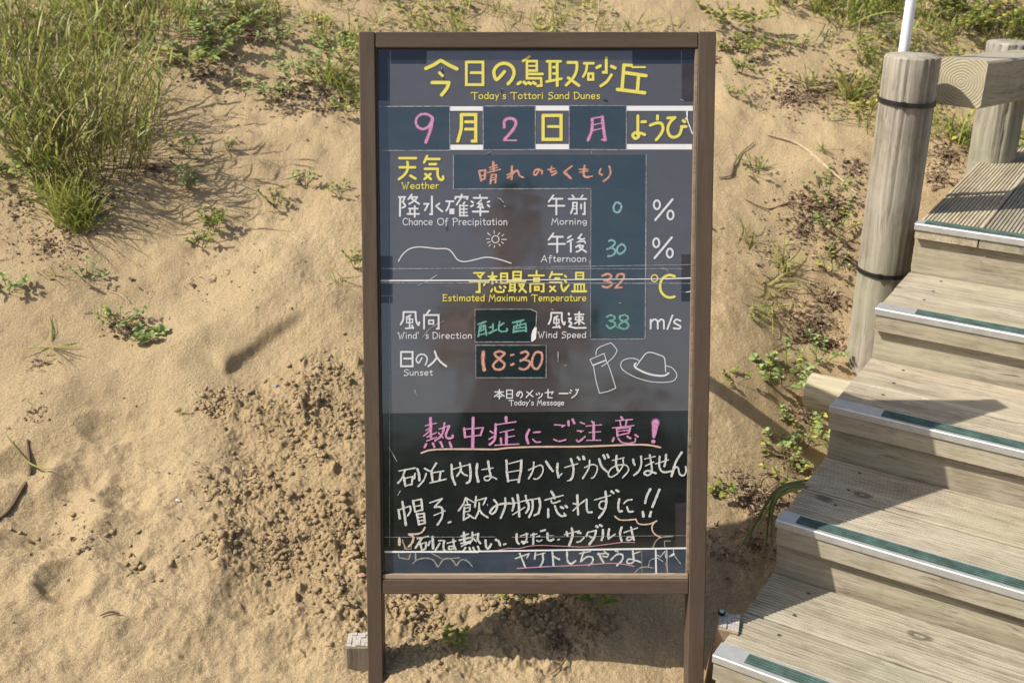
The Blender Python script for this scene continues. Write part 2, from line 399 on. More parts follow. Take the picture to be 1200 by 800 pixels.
def gz(x, y):
    """height of the built ground sheet (bilinear look-up)"""
    i = min(max(bisect.bisect_right(GRID['xl'], x)-1, 0), len(GRID['xl'])-2); j = min(max(bisect.bisect_right(GRID['yl'], y)-1, 0), len(GRID['yl'])-2)
    a = (x-GRID['xl'][i])/(GRID['xl'][i+1]-GRID['xl'][i]); b = (y-GRID['yl'][j])/(GRID['yl'][j+1]-GRID['yl'][j]); Z = GRID['Z']
    return float((Z[j, i]*(1-a)+Z[j, i+1]*a)*(1-b) + (Z[j+1, i]*(1-a)+Z[j+1, i+1]*a)*b)

def build_ground():
    def axis(lo, hi, step0, far, growth=1.22):
        core = list(np.arange(lo, hi, step0)); out = []; s = step0; p = core[-1]
        while p < far: s *= growth; p += s; out.append(p)
        neg = []; s = step0; p = core[0]
        while p > -far: s *= growth; p -= s; neg.append(p)
        return np.array(neg[::-1]+core+out)
    xc = axis(-1.45, 1.75, .0042, 400); xs = np.concatenate([xc[xc < -.74], np.arange(-.74, .30, .0023), xc[xc > .301]])
    ys = [1.25]; s = .0034
    while ys[-1] < 6.0:
        ys.append(ys[-1] + (.0024 if 1.55 < ys[-1] < 2.35 else max(.0036, .0036*(ys[-1]/2.1)**2.0)))
    s = .03
    while ys[-1] < 400: s *= 1.2; ys.append(ys[-1]+s)
    s = .0034; neg = []; p = ys[0]
    while p > -400: s *= 1.22; p -= s; neg.append(p)
    ys = np.array(neg[::-1]+ys)
    X, Y = np.meshgrid(xs, ys); Z = gheight(X, Y); GRID.update(xl=xs.tolist(), yl=ys.tolist(), Z=Z)
    nx, ny = len(xs), len(ys); n = nx*ny
    me = bpy.data.meshes.new('ground')
    me.vertices.add(n); co = np.stack([X.ravel(), Y.ravel(), Z.ravel()], 1).astype(np.float32); me.vertices.foreach_set('co', co.ravel())
    i = np.arange(n).reshape(ny, nx); q = np.stack([i[:-1, :-1], i[:-1, 1:], i[1:, 1:], i[1:, :-1]], -1).reshape(-1, 4)
    me.loops.add(q.size); me.loops.foreach_set('vertex_index', q.ravel().astype(np.int32))
    me.polygons.add(len(q)); me.polygons.foreach_set('loop_start', np.arange(0, q.size, 4, dtype=np.int32)); me.polygons.foreach_set('loop_total', np.full(len(q), 4, np.int32))
    me.update(calc_edges=True)
    me.polygons.foreach_set('use_smooth', np.ones(len(q), bool))
    at = me.attributes.new('damp', 'FLOAT', 'POINT'); at.data.foreach_set('value', polymask(X, Y, HEAP, .4).ravel().astype(np.float32))
    me.materials.append(M['sand'])
    o = bpy.data.objects.new('ground', me); COL.objects.link(o); tag(o, kind='structure')
    print('ground verts', n, time.time()-T0)
build_ground()

# ------------------------------------------------------------------ the wooded ridge behind the camera (seen mirrored in the board)
def ridge():
    b = MB(); nx, nz = 150, 10
    vs = []
    for i in range(nx):
        a = R(178 + 184*i/(nx-1))
        rad = 46 + 3*math.sin(i*.7)
        for j in range(nz):
            t = j/(nz-1)
            h = 5.9 + 3.0*float(vnoise(np.array([i*.13]), np.array([3.]), 5)) + 3.6*float(vnoise(np.array([i*.5]), np.array([1.]), 9))
            rr = rad + t*7 + 1.3*float(vnoise(np.array([i*.7]), np.array([j*1.3]), 2))
            vs.append((rr*math.cos(a), rr*math.sin(a), -1.2 + (h+1.2)*math.sin(t*math.pi/2)+ .8*float(vnoise(np.array([i*1.9]), np.array([j*2.3]), 8))))
    b.add(vs, [(i*nz+j, (i+1)*nz+j, (i+1)*nz+j+1, i*nz+j+1) for i in range(nx-1) for j in range(nz-1)])
    m = mat_plain('far_woodland', (.035, .05, .02), .95, noise=.6, nscale=.9)
    o = b.build('wooded_hills', m, smooth=False); tag(o, kind='structure')
ridge()

# ------------------------------------------------------------------ the notice board (easel)
TOPF, TOPU, BOTF, BOTU = 1.978, -.250, 1.642, -1.374
LEAN = math.atan2(TOPF-BOTF, TOPU-BOTU)
BO = Vector((0.0, BOTF, CAMZ+BOTU))                # origin: foot of the front plane
UPV = Vector((0, math.sin(LEAN), math.cos(LEAN))); NRM = Vector((0, math.cos(LEAN), -math.sin(LEAN)))   # NRM points away from the viewer
CAMV = Vector((0, 0, CAMZ))
def bd(px, py, depth=0.0):
    """photo pixel -> (x, z) on the board plane lying `depth` behind the front of the frame"""
    d = ray(px, py); t = (BO + NRM*depth - CAMV).dot(NRM)/d.dot(NRM); p = CAMV + d*t - BO
    return p.x, p.dot(UPV)
easel = empty('notice_board', BO, (-LEAN, 0, 0))
tag(easel, 'brown framed standing notice board, its dark glossy panel covered in Japanese writing', 'notice board')
PD = .012                                           # panel recess
xl0, zt = bd(419.5, 37); xr1, _ = bd(838, 37)
xl0b, _ = bd(432, 800); xr1b, _ = bd(826, 800)
XL0 = (xl0+xl0b)/2; XR1 = (xr1+xr1b)/2
XL1 = bd(439, 37)[0]; XR0 = bd(819, 37)[0]
ZT = zt; ZTl = bd(600, 56)[1]; ZB0 = bd(600, 696)[1]; ZB1 = bd(600, 679.5)[1]
TH = .046
def bpart(name, a, b, mat, bev=.0015, parent=easel, **kw):
    m = MB(); m.box(a, b, bev=bev); return m.build(name, mat, parent, **kw)
bpart('post', (XL0, 0, -.10), (XL1, TH, ZT), M['brown'])
bpart('post', (XR0, 0, -.10), (XR1, TH, ZT), M['brown'])
bpart('top_rail', (XL1+.0008, .001, ZTl), (XR0-.0008, TH-.004, ZT-.0006), M['brown_x'])
bpart('bottom_rail', (XL1+.0008, .001, ZB0), (XR0-.0008, TH-.004, ZB1), M['brown_x'])
# beads round the panel
bpart('bead', (XL1+.001, .004, ZB1+.0005), (XR0-.001, PD+.004, bd(600, 673.5)[1]), M['lip'], bev=.001)
bpart('bead', (XL1+.0005, .006, ZB1+.012), (XL1+.0032, PD+.004, ZTl-.001), M['brown'], bev=0)
bpart('bead', (XR0-.0050, .003, ZB1+.012), (XR0-.0005, PD+.004, ZTl-.001), M['lip'], bev=0)
BOARD_D = PD
M['chalkboard'] = mat_sheet('dark_chalkboard', (.012, .0145, .014), smear=.22, smearcol=(.045, .047, .04), ior=1.7)
M['film_grey'] = mat_sheet('grey_plastic_film', (.064, .057, .056), ior=2.15, wav=.002, smear=.35, smearcol=(.10, .10, .105))
M['film_side'] = mat_sheet('blue_grey_plastic_film', (.020, .023, .029), smear=.25, ior=2.15, wav=.002)
M['film_teal'] = mat_sheet('teal_writing_sheet', (.014, .027, .031), smear=.45, smearcol=(.055, .062, .058), ior=2.1, wav=.002)
M['film_dark'] = mat_sheet('dark_teal_writing_sheet', (.014, .025, .027), smear=.3, smearcol=(.04, .05, .047), ior=1.95)
M['tape_dark'] = mat_sheet('dark_corner_tape', (.016, .022, .034), smear=.1, ior=1.6)
M['tape_brown'] = mat_sheet('brown_corner_tape', (.035, .028, .028), smear=.3, ior=1.6)
M['film_blue'] = mat_sheet('blue_tinted_film', (.030, .044, .066), smear=.5, smearcol=(.10, .115, .13))
M['w_white'] = mat_plain('white_vinyl', (.68, .68, .68), .5, noise=.03)
M['l_white'] = mat_chalk('white_lettering', (.60, .60, .62), wear=.12)
M['l_yellow'] = mat_chalk('yellow_lettering', (.66, .59, .12), wear=.10)
M['l_olive'] = mat_chalk('olive_letter_edge', (.17, .145, .025), wear=.1)
M['l_pink'] = mat_chalk('pink_marker', (.60, .28, .46), wear=.65)
M['l_pinkedge'] = mat_chalk('magenta_marker_edge', (.22, .05, .16), wear=.3)
M['l_salmon'] = mat_chalk('salmon_marker', (.60, .31, .23), wear=.65)
M['l_saledge'] = mat_chalk('red_marker_edge', (.20, .06, .04), wear=.3)
M['l_cyan'] = mat_chalk('pale_blue_marker', (.22, .41, .45), wear=.65)
M['l_green'] = mat_chalk('sea_green_marker', (.14, .37, .30), wear=.65)
M['l_chalk'] = mat_chalk('white_marker', (.60, .61, .57), wear=.65)
M['l_tan'] = mat_chalk('tan_marker', (.60, .45, .35), wear=.35)
M['l_faint'] = mat_chalk('faint_smeared_marker', (.30, .28, .25), wear=.5)
M['l_rose'] = mat_chalk('rose_marker', (.50, .26, .31), wear=.4)
M['edge'] = mat_chalk('pale_sheet_edge', (.34, .33, .34), wear=.6, scale=160)
M['l_black'] = mat_plain('black_print', (.008, .008, .008), .6)  # near-black colour of the small dark strokes on the board

mb = MB(); x0, z0 = XL1+.0036, ZB1+.0125; x1, z1 = XR0-.0052, ZTl+.004
mb.box((x0-.003, PD, z0-.01), (x1+.003, PD+.007, z1)); mb.build('panel', M['chalkboard'], easel)
mb = MB(); mb.box((XL1+.002, TH-.010, ZB1), (XR0-.002, TH-.006, ZTl)); mb.build('back_board', M['brown'], easel)

def sheet(name, pxs, mat, lift, slices=1, tilt=0.0, th=.00025):
    """thin sheet whose corners are photo-measured; real thickness"""
    pts = [bd(px, py, PD-lift) for px, py in pxs]
    n = len(pts); m = MB()
    zs = [p[1] for p in pts]; zm, zM = min(zs), max(zs)
    f = [(x, PD-lift-tilt*(zM-z), z) for x, z in pts]; bk = [(x, y+th, z) for x, y, z in f]
    m.add(f+bk, [tuple(range(n))[::-1], tuple(range(n, 2*n))] + [(i, (i+1) % n, n+(i+1) % n, n+i) for i in range(n)])
    # make sure the front faces the viewer
    o = m.build(name, mat, easel); me = o.data; me.update()
    if me.polygons[0].normal.y > 0: me.flip_normals()
    return o
def rect(x0, y0, x1, y1): return [(x0, y0), (x1, y0), (x1, y1), (x0, y1)]
# large films
sheet('film', [(457, 60), (815.5, 60), (813, 326), (457, 328)], M['film_grey'], .00045)
sheet('film', [(457, 328.5), (812.5, 326.5), (809.5, 481), (457, 484)], M['film_grey'], .0004)
sheet('film', [(441, 60), (456.6, 60), (456.6, 484), (446, 484)], M['film_side'], .00042)
sheet('film', [(451.5, 646.5), (804.5, 643), (804.5, 673), (452, 674)], M['film_blue'], .0006)
# corner tapes
for r, mt in ((rect(441.5, 60, 456.3, 118), 'tape_dark'), (rect(458, 60, 500, 75), 'tape_dark'), (rect(741, 60, 798, 75), 'tape_dark'),
              (rect(799, 60, 816.4, 75), 'tape_dark'), (rect(799, 75.3, 816, 119), 'tape_brown'),
              (rect(445, 300, 460, 314), 'tape_dark'), (rect(445, 315, 460, 327), 'tape_dark'), (rect(445.5, 332, 460, 346), 'tape_dark'), (rect(446, 347, 460, 355), 'tape_dark'),
              (rect(798.5, 298, 813.3, 325), 'tape_brown'), (rect(798.5, 328, 812, 341.5), 'tape_dark'), (rect(798.5, 342.5, 810, 353), 'tape_dark'),
              (rect(791.5, 589, 806.5, 641), 'tape_brown')):
    sheet('corner_tape', r, M[mt], .0006)
# writing sheets
sheet('writing_sheet', [(441.8, 125), (527, 124.8), (527, 175.8), (443, 176.2)], M['film_teal'], .00072)
sheet('writing_sheet', [(566.3, 124.8), (627.4, 124.5), (627.4, 175), (566.6, 175.5)], M['film_teal'], .00072)
sheet('writing_sheet', [(667.3, 124.4), (734, 124.2), (734, 175), (667.3, 175)], M['film_teal'], .00072)
sheet('writing_sheet', [(531.3, 181.5), (757.3, 181.5), (757, 221.5), (531.3, 221.5)], M['film_teal'], .00072)
sheet('writing_sheet', [(693.4, 222), (757, 222), (755.6, 397), (692.4, 397.5)], M['film_teal'], .00072)
sheet('writing_sheet', [(556.8, 362.8), (622, 362.6), (628, 365), (627.5, 383), (623, 400), (557, 400.3)], M['film_dark'], .00072)
sheet('writing_sheet', rect(557.8, 404.8, 639.4, 442), M['film_dark'], .00072)
sheet('torn_corner', [(627.6, 382), (629.2, 384), (628, 397), (624, 400.2), (622.4, 400), (622.8, 392), (624, 387)], M['w_white'], .0012)
for r in (rect(527, 124.8, 566, 130), rect(527.2, 169.8, 566.5, 175.8), rect(627.2, 124, 667, 129.8), rect(627.2, 169, 667.1, 175.2),
          rect(734, 124.2, 812, 130), rect(734, 169, 811, 175.3)):
    sheet('white_strip', r, M['w_white'], .0009)

# ---- writing: every stroke is a ribbon lying on the sheet
def catmull(P, k=5):
    if len(P) < 3: return P
    Q = [P[0]] + list(P) + [P[-1]]; out = []
    for i in range(1, len(Q)-2):
        a, b, c, d = (np.array(Q[i+j]) for j in (-1, 0, 1, 2))
        for s in range(k):
            t = s/k; out.append(tuple(.5*((2*b) + (-a+c)*t + (2*a-5*b+4*c-d)*t*t + (-a+3*b-3*c+d)*t**3)))
    out.append(tuple(Q[-2])); return out
STR = [0]
def ribbon(mb, P, W, lift, taper=None, wob=0.0):
    """P in local board metres, W width in metres"""
    STR[0] += 1; eps = (STR[0] % 40)*3e-6
    n = len(P); L = []; Rr = []; P = [np.array(p, float) for p in P]
    if n == 1: P = [P[0], P[0]+np.array([W*.05, 0])]; n = 2
    vs = []; fs = []
    def wd(i):
        x = W*.5*(1 + wob*math.sin(i*1.7+STR[0])+ wob*.6*math.sin(i*.6+STR[0]*2))
        if taper is not None: x *= taper[0] + (taper[1]-taper[0])*i/max(1, n-1)
        return x
    nb = 6
    def y(i): return PD - lift - eps - i*8e-7
    for i in range(n):
        a = P[i]-P[i-1] if i > 0 else P[1]-P[0]; b = P[i+1]-P[i] if i < n-1 else a
        a = a/(np.linalg.norm(a)+1e-12); b = b/(np.linalg.norm(b)+1e-12)
        t = a+b; ln = np.linalg.norm(t); t = t/ln if ln > .2 else a
        nn = np.array([-t[1], t[0]]); c = max(.45, float(nn @ np.array([-a[1], a[0]])))
        w2 = wd(i)/c if 0 < i < n-1 else wd(i)
        vs.append((P[i][0]+nn[0]*w2, y(i), P[i][1]+nn[1]*w2)); vs.append((P[i][0]-nn[0]*w2, y(i), P[i][1]-nn[1]*w2))
    fs = [(2*i, 2*i+1, 2*i+3, 2*i+2) for i in range(n-1)]
    for end in (0, n-1):
        c = P[end]; d = (P[0]-P[1]) if end == 0 else (P[-1]-P[-2]); d = d/(np.linalg.norm(d)+1e-12); pn = np.array([-d[1], d[0]]); w2 = wd(end)
        base = len(vs); arc = []
        for k in range(nb+1):
            th = -math.pi/2 + math.pi*k/nb
            q = c + d*math.cos(th)*w2 + pn*math.sin(th)*w2; arc.append((q[0], y(end), q[1]))
        vs += arc; fs.append(tuple(range(base, base+nb+1)))
    mb.add(vs, fs)
def fixn(o):
    me = o.data; me.update()
    N = np.zeros(len(me.polygons)*3); me.polygons.foreach_get('normal', N); N = N.reshape(-1, 3)
    bm = bmesh.new(); bm.from_mesh(me); bm.faces.ensure_lookup_table()
    for f in bm.faces:
        if f.normal.y > 0: f.normal_flip()
    bm.to_mesh(me); bm.free()
import bmesh
PEND = {}; SK = []
def write(line, ox, oy, sc, width, mat, strokes, edge=None, ew=1.4, lift=.00105, wob=0.0, dx=0, dy=0):
    """strokes: 'x,y x,y ...; ~x,y ...' in tenths of photo pixels from (ox, oy); ~ = smooth, wNN = own width, tA/B = taper"""
    for s in strokes.split(';'):
        s = s.strip()
        if not s: continue
        W = width; sm = False; tp = None; pts = []
        for tok in s.split():
            if tok[0] == '~': sm = True; tok = tok[1:]
            if not tok: continue
            if tok[0] == 'w': W = float(tok[1:]); continue
            if tok[0] == 't': tp = tuple(float(q) for q in tok[1:].split('/')); continue
            a, b = tok.split(','); pts.append((float(a)+dx, float(b)+dy))
        P = [(ox+a/sc, oy+b/sc) for a, b in pts]
        if sm: P = catmull(P)
        elif len(P) > 1 and wob > 0:
            Q = [P[0]]
            for i in range(len(P)-1):
                for t in (.33, .67, 1.0): Q.append((P[i][0]+(P[i+1][0]-P[i][0])*t, P[i][1]+(P[i+1][1]-P[i][1])*t))
            P = Q
        L = [bd(px, py, PD-lift) for px, py in P]
        mpp = (bd(ox+10, oy, PD)[0]-bd(ox, oy, PD)[0])/10
        SK.append((line, P, L, W, sc, mpp, mat, edge, ew, lift, tp, wob))
def ell(cx, cy, rx, ry, a0=0, a1=360, n=18):
    return ' '.join('%.1f,%.1f' % (cx+rx*math.cos(R(a0+(a1-a0)*i/n)), cy+ry*math.sin(R(a0+(a1-a0)*i/n))) for i in range(n+1))
Y = dict(mat='l_yellow', edge='l_olive')
write('title', 490, 60, 10, 38, strokes="90,205 180,165 265,110 360,165 455,210; w32 250,255 285,290; 165,370 360,370 ; ~360,372 335,440 275,515; w30 565,130 760,130 760,395 565,395 565,130; w30 620,255 745,255; ~w36 1012,242 920,335 888,240 940,165 1020,145 1095,180 1125,250 1100,330 1055,385", **Y)
write('title', 600, 60, 10, 28, strokes="130,118 205,65; 175,120 290,120 290,230 180,230; 175,120 175,320 340,320 345,405 300,410; w20 200,175 280,175; 180,270 360,270; w34 70,385 100,365; w34 140,365 165,385; w34 195,370 220,385; w34 250,370 275,385; "
      "410,122 570,122; w32 445,130 445,350; w32 530,130 530,405; 485,190 520,190; 485,265 520,265; 405,360 580,325; w32 655,135 760,135; ~w32 760,137 758,220 720,310 635,400; w32 660,315 785,405; "
      "845,145 955,145; ~880,150 870,230 835,300; 895,265 950,265 950,335 895,335 895,265; w34 995,195 1035,175; w32 1105,80 1105,250 1070,250; w34 1165,180 1210,200; ~w32 1165,280 1110,360 1040,410", **Y)
write('title', 690, 60, 10, 38, strokes="w34 420,165 500,170; w20 510,190 660,190; 412,165 390,440; 430,255 670,290; 583,300 570,460; 335,450 655,490", **Y)
write('date', 480, 120, 10, 36, strokes="~605,295 608,200 610,145 ; 608,145 775,145 775,455 735,455; ~606,145 606,300 565,455; w32 655,230 760,230; w32 655,315 760,315", **Y)
write('date', 590, 120, 10, 36, strokes="465,155 675,155 675,435 465,435 465,155; w30 525,285 655,285", **Y)
write('date', 700, 110, 10, 32, strokes="475,260 475,480; ~475,480 450,455 415,485 445,525 485,500 480,465 515,465 555,480; 520,330 565,328; 705,260 705,300; ~620,370 690,345 750,350 770,410 740,480 690,540; 825,285 910,280; ~905,285 850,340 825,420 850,490 900,510 960,480 990,400; 985,385 1040,385; 1005,315 1025,330; w22 1037,290 1052,300", **Y)
PK = dict(mat='l_pink', edge='l_pinkedge', ew=1.45, wob=.10)
write('date', 480, 120, 10, 26, strokes="~270,180 200,140 120,150 75,210 90,280 150,315 220,285 265,200; ~w34 268,190 245,320 190,470", **PK)
write('date', 590, 120, 10, 22, strokes="~10,290 w30 12,220 60,190 120,200 145,240 120,310 10,440; w16 10,446 155,448", **PK)
write('date', 590, 120, 10, 22, strokes="~w30 1040,195 1035,330 990,445; w16 1040,190 1160,170; ~w32 1158,170 1175,320 1192,440; w20 1192,442 1155,440; w14 1060,265 1160,240; w14 1050,330 1160,305", **PK)
write('weather', 460, 175, 10, 28, strokes="80,105 275,105; 85,212 265,212; ~175,150 178,230 140,300 75,350; 210,310 270,345; 405,80 370,155; 400,115 550,115; 435,175 510,175; 380,230 530,230; ~530,232 530,310 560,357 592,350 592,320; 385,290 450,350; 445,290 375,350", **Y)
SA = dict(mat='l_salmon', edge='l_saledge', ew=1.4, wob=.12)
write('weather', 550, 175, 10, 19, strokes="w24 115,260 140,365; 115,255 190,245; w24 188,245 180,340; 140,360 180,345; w12 145,310 185,300; w24 280,150 285,260; w14 235,215 325,185; w14 240,240 330,213; w15 210,275 365,235; w20 260,300 247,400; 258,300 315,298; w20 315,298 305,395; w12 265,335 310,330; w12 265,360 308,355;"
      "w26 500,200 495,350; w18 445,300 540,255; ~w20 450,335 530,270 565,250 590,310 632,330; ~815,252 780,300 755,290 770,250 810,235 852,255 850,288; w14 920,240 1000,225; ~965,205 955,265 1010,255 1015,280 965,305", **SA)
write('weather', 640, 175, 10, 20, strokes="305,195 210,270; w26 212,270 290,340; ~w24 450,195 440,290 460,325 500,325; w14 500,325 540,315; w14 390,235 490,235; w14 390,270 490,255; ~640,230 625,280 655,300; ~740,200 755,270 730,330 670,375", **SA)
WH = dict(mat='l_white')
write('rain', 460, 220, 10, 21, strokes="w24 90,115 87,330; 75,110 145,110 120,170; ~120,165 150,215 115,235; 225,80 185,135; 220,110 290,110; ~290,110 260,150 195,190; 220,125 312,190; 195,245 295,245; 260,215 260,342; 205,260 205,305; 175,308 310,308;"
      "w24 462,105 462,310 440,310; 370,190 420,190 380,265; 550,185 510,215; 525,230 585,280; 630,160 715,160; ~670,165 660,215 630,270; w20 675,255 715,255 715,300 675,300 675,255; 695,260 695,300; 735,130 740,108 880,108 875,135; 810,80 810,110; 800,125 750,200; 845,172 830,190; 790,205 790,330; w16 790,210 880,210; w16 795,250 875,250; w16 795,290 875,290; w18 790,328 880,328; w18 835,210 835,325;"
      "w18 1025,85 1025,110; 950,120 1110,120; w18 1040,145 1000,185 1050,200; w18 1045,180 1000,228 1060,228; w18 1045,205 1065,240; w22 925,160 945,175; w22 945,205 920,220; w22 1135,160 1115,170; w22 1115,205 1135,220; w22 940,280 1120,280; w22 1030,245 1030,325", **WH)
write('rain', 630, 220, 10, 21, strokes="185,90 130,165; 175,130 290,130; 125,212 315,212; 220,130 220,315; w18 405,90 425,112; w18 530,90 510,112; 365,132 570,132; ~415,175 412,240 390,300; w18 415,175 460,175 460,305 432,305; w14 420,215 450,215; w14 420,248 450,248; 510,195 510,245; 552,175 552,310 530,310", **WH)
write('rain', 630, 220, 10, 22, strokes="185,535 130,610; 180,575 295,575; 130,660 320,658; 230,580 230,755; 390,565 355,590; 410,605 350,635; 390,640 390,750; w20 515,545 478,590 515,602; w20 548,595 462,638 550,625; w18 550,625 560,650; w20 492,668 450,695; w20 485,680 535,680; ~w20 535,682 510,725 455,752; w20 490,700 570,752", **WH)
for dy2, dx2 in ((0, 0), (445, -8)):
    write('rain', 710, 220, 10, 22, strokes=ell(598, 200, 36, 52)+";"+ell(757, 320, 36, 52)+"; w26 780,138 580,378", dx=dx2, dy=dy2, **WH)
CY = dict(mat='l_cyan', wob=.12)
write('rain', 710, 220, 10, 24, strokes="~120,170 90,225 105,280 150,285 182,230 165,185 125,170", **CY)
write('rain', 630, 260, 10, 22, strokes="~835,225 870,213 908,240 880,285 815,320; ~850,305 900,320 905,365 870,395 825,402; ~985,260 935,300 935,355 970,375 1025,330 1020,280 980,260", **CY)
write('drawing', 420, 170, 5, 6.5, strokes="~235,680 260,640 300,608 350,597 400,600 460,607 520,608 550,630 580,670 620,683 680,672 750,657 820,668 895,692; w5 "+ell(803, 552, 21, 21)+"; w4.5 757,514 772,529; w4.5 795,503 797,518; w4.5 828,514 818,527; w4.5 840,533 853,523; w4.5 840,553 868,553; w4.5 838,568 850,576; w4.5 822,580 832,590; w4.5 798,588 796,600; w4.5 775,582 765,592; w4.5 773,566 755,573; w4.5 752,550 768,550", **WH)
write('temperature', 510, 310, 10, 21, strokes="455,98 568,98 520,150; 500,125 535,158; w24 405,195 600,195; 600,195 572,240; w24 518,200 520,320 485,320; 625,140 720,140; 672,95 672,225; 665,150 615,212; 680,150 722,205; 770,105 845,105 845,215 770,215 770,105; w14 775,142 840,142; w14 775,180 840,180; 668,290 655,315; ~700,270 712,312 760,322 800,318 805,295; 755,255 770,275; 810,255 825,268;"
      "915,85 1005,85 1005,165 915,165 915,85; w14 930,125 995,125; w24 862,195 1055,195; 880,200 880,310; 932,200 932,320; w14 885,235 925,235; w14 885,268 925,268; 865,308 945,295; 985,230 1040,230; ~1040,232 1015,280 985,315; 992,250 1065,325", **Y)
write('temperature', 600, 310, 10, 21, strokes="288,75 288,120; 195,128 375,128; 258,160 318,160 318,198 258,198 258,160; 215,318 215,225 370,225 370,315 345,315; 268,262 315,262 315,298 268,298 268,262; 470,85 442,155; 470,115 590,115; 505,160 555,160; 445,210 580,210; ~580,212 582,270 608,312 628,270; 445,255 510,312; 500,255 445,315; 620,130 636,145; 620,190 636,205; 665,240 622,300; 750,95 835,95 835,170 750,170 750,95; w14 770,130 830,130; 735,302 735,228 845,228 845,302; w15 770,240 770,300; w15 808,240 808,300; w24 705,314 870,314", **Y)
write('temperature', 700, 310, 10, 24, strokes="~60,130 120,110 165,135 130,175 80,190; ~100,188 170,215 155,250 110,268 65,255; ~225,150 245,118 300,112 312,150 270,210 212,272; w20 212,272 285,268", **SA)
write('temperature', 700, 310, 10, 28, strokes="w13 "+ell(670, 160, 37, 40)+"; ~905,137 840,123 770,158 737,230 745,310 790,365 850,386 905,375", **Y)
write('wind', 460, 350, 10, 21, strokes="130,155 270,155; ~128,155 125,240 95,300; ~270,155 276,250 303,308 315,275; 212,192 165,218; w14 165,238 235,238 235,280 165,280 165,238; w16 200,215 200,345; w18 155,347 245,340; 228,312 245,345; 435,135 405,170; 370,350 370,190 540,190 540,350 518,350; w18 425,252 480,252 480,294 425,294 425,252", **WH)
write('wind', 630, 350, 10, 21, strokes="160,165 285,165; ~160,165 155,235 130,295; ~285,165 285,250 310,302 320,275; 235,203 195,222; w14 190,240 250,240 250,285 190,285 190,240; w16 222,215 222,335; w18 180,335 262,330; 248,315 262,340; w24 365,172 368,185; 365,230 392,230; ~392,230 370,265 398,288 370,325; 375,325 440,342 565,340; w18 435,182 540,182; w16 445,212 530,212 530,245 445,245 445,212; 487,155 487,300; w18 478,262 435,292; w18 500,262 545,292", **WH)
GR = dict(mat='l_green', wob=.15)
write('wind', 540, 350, 10, 20, strokes="205,298 292,268; w15 215,330 285,312; w22 222,325 205,440; 285,312 300,425; w15 240,300 235,360; w15 268,300 262,350; w15 215,388 285,352; 215,425 302,400; 335,335 372,328; 378,295 375,382; w22 335,402 420,362; ~455,270 445,350 470,382 540,375 540,345; 503,285 465,310; w22 610,280 735,250; 620,322 760,290; w22 760,290 765,380; w22 625,322 615,395; w15 665,275 650,350; ~w15 700,270 695,335 740,335; w22 620,385 760,368; w13 640,350 760,330", **GR)
write('wind', 700, 310, 10, 22, strokes="~110,612 160,592 207,618 180,650 140,655; ~150,657 212,690 190,730 140,745 110,710; w12 218,715 240,740; ~320,590 265,605 275,650 340,655 362,615 320,588; ~310,668 258,700 265,740 330,752 366,715 345,678 310,665", **GR)
write('wind', 700, 310, 10, 21, strokes="625,645 625,750; ~625,680 660,643 700,655 708,700 708,750; ~708,680 742,643 775,655 780,700 780,750; 880,595 820,755; ~975,658 925,643 898,672 930,698 972,722 960,750 895,745", **WH)
write('sunset', 460, 390, 10, 22, strokes="100,222 235,222 235,390 100,390 100,222; 135,300 230,300; ~w16 345,290 305,352 278,310 310,258 370,253 407,300 385,375; 495,215 518,285; ~520,285 480,340 420,390; ~518,280 565,340 630,390", **WH)
write('sunset', 550, 390, 10, 24, strokes="~w36 165,225 160,330 175,430; ~415,235 350,215 295,245 350,305 412,362 385,420 310,425 280,375 340,310 410,250 ; w20 490,260 520,253; w24 490,374 515,364; ~605,235 660,218 690,250 650,300 600,325; ~650,312 712,342 690,400 640,427 590,415; ~840,230 780,228 740,300 740,390 790,422 835,370 855,290 845,232", **SA)
write('message_heading', 570, 430, 10, 14, strokes="100,290 200,290; 152,262 152,372; 150,300 95,345; 155,300 210,340; 128,342 180,342; 238,270 305,270 305,362 238,362 238,270; w11 240,315 300,315; ~390,300 370,340 355,320 380,288 415,298 420,335 400,357; 540,275 465,355; 475,290 545,345; 585,310 595,325; 615,300 622,318; ~655,310 645,340 610,365; 690,300 780,290 765,315; 722,262 722,355 770,360; w16 855,308 955,308; 985,268 1000,278; 975,295 990,305; ~1070,275 1050,320 1000,360; 1048,262 1056,270; 1072,260 1080,266", **WH)
write('drawing', 680, 390, 10, 9, strokes="~185,255 190,205 230,165 340,122 370,125 425,190 425,220 390,280 320,345 250,392; 115,310 280,240 300,315 145,380 115,310; ~155,385 185,560 225,705; ~225,705 320,685 415,645; ~300,315 350,430 415,640; w16 150,378 300,320; ~690,325 640,300 560,300 490,330 475,390 520,450 640,515 760,555 870,575 1000,577 1090,560 1130,510 1120,460 1070,405 1005,385; w12 ~660,385 720,300 770,240 830,228 920,255 980,285 995,350 1000,455; w22 ~650,355 635,380 660,415 760,465 870,495 980,500 1035,470", **WH)
PK2 = dict(mat='l_pink', edge='l_pinkedge', ew=1.3, wob=.12)
write('message', 490, 480, 10, 18, strokes="w30 145,100 150,320; w13 85,185 215,155; w15 90,240 160,200; ~w15 150,215 110,270 65,305; w14 105,318 215,265; w15 100,366 215,320; ~w22 310,155 280,290 200,360; w15 245,225 360,185; ~w24 365,190 325,290 345,332 400,325 405,300; w16 240,270 290,325; w24 95,400 75,440; w26 175,395 190,432; w26 265,380 285,428; w26 370,380 390,435;"
      "w32 645,95 640,445; w26 540,215 550,320; w14 560,225 765,208; w20 762,210 730,300; w16 550,320 740,295; w30 1030,90 1035,150; w14 910,175 1145,140; ~w26 908,170 905,290 890,360 840,405; w16 845,250 880,272; w18 830,345 890,310; w12 960,265 1120,230; w30 1035,255 1035,405; w13 1045,320 1130,305; w22 970,335 975,400; w13 900,415 1180,400", **PK2)
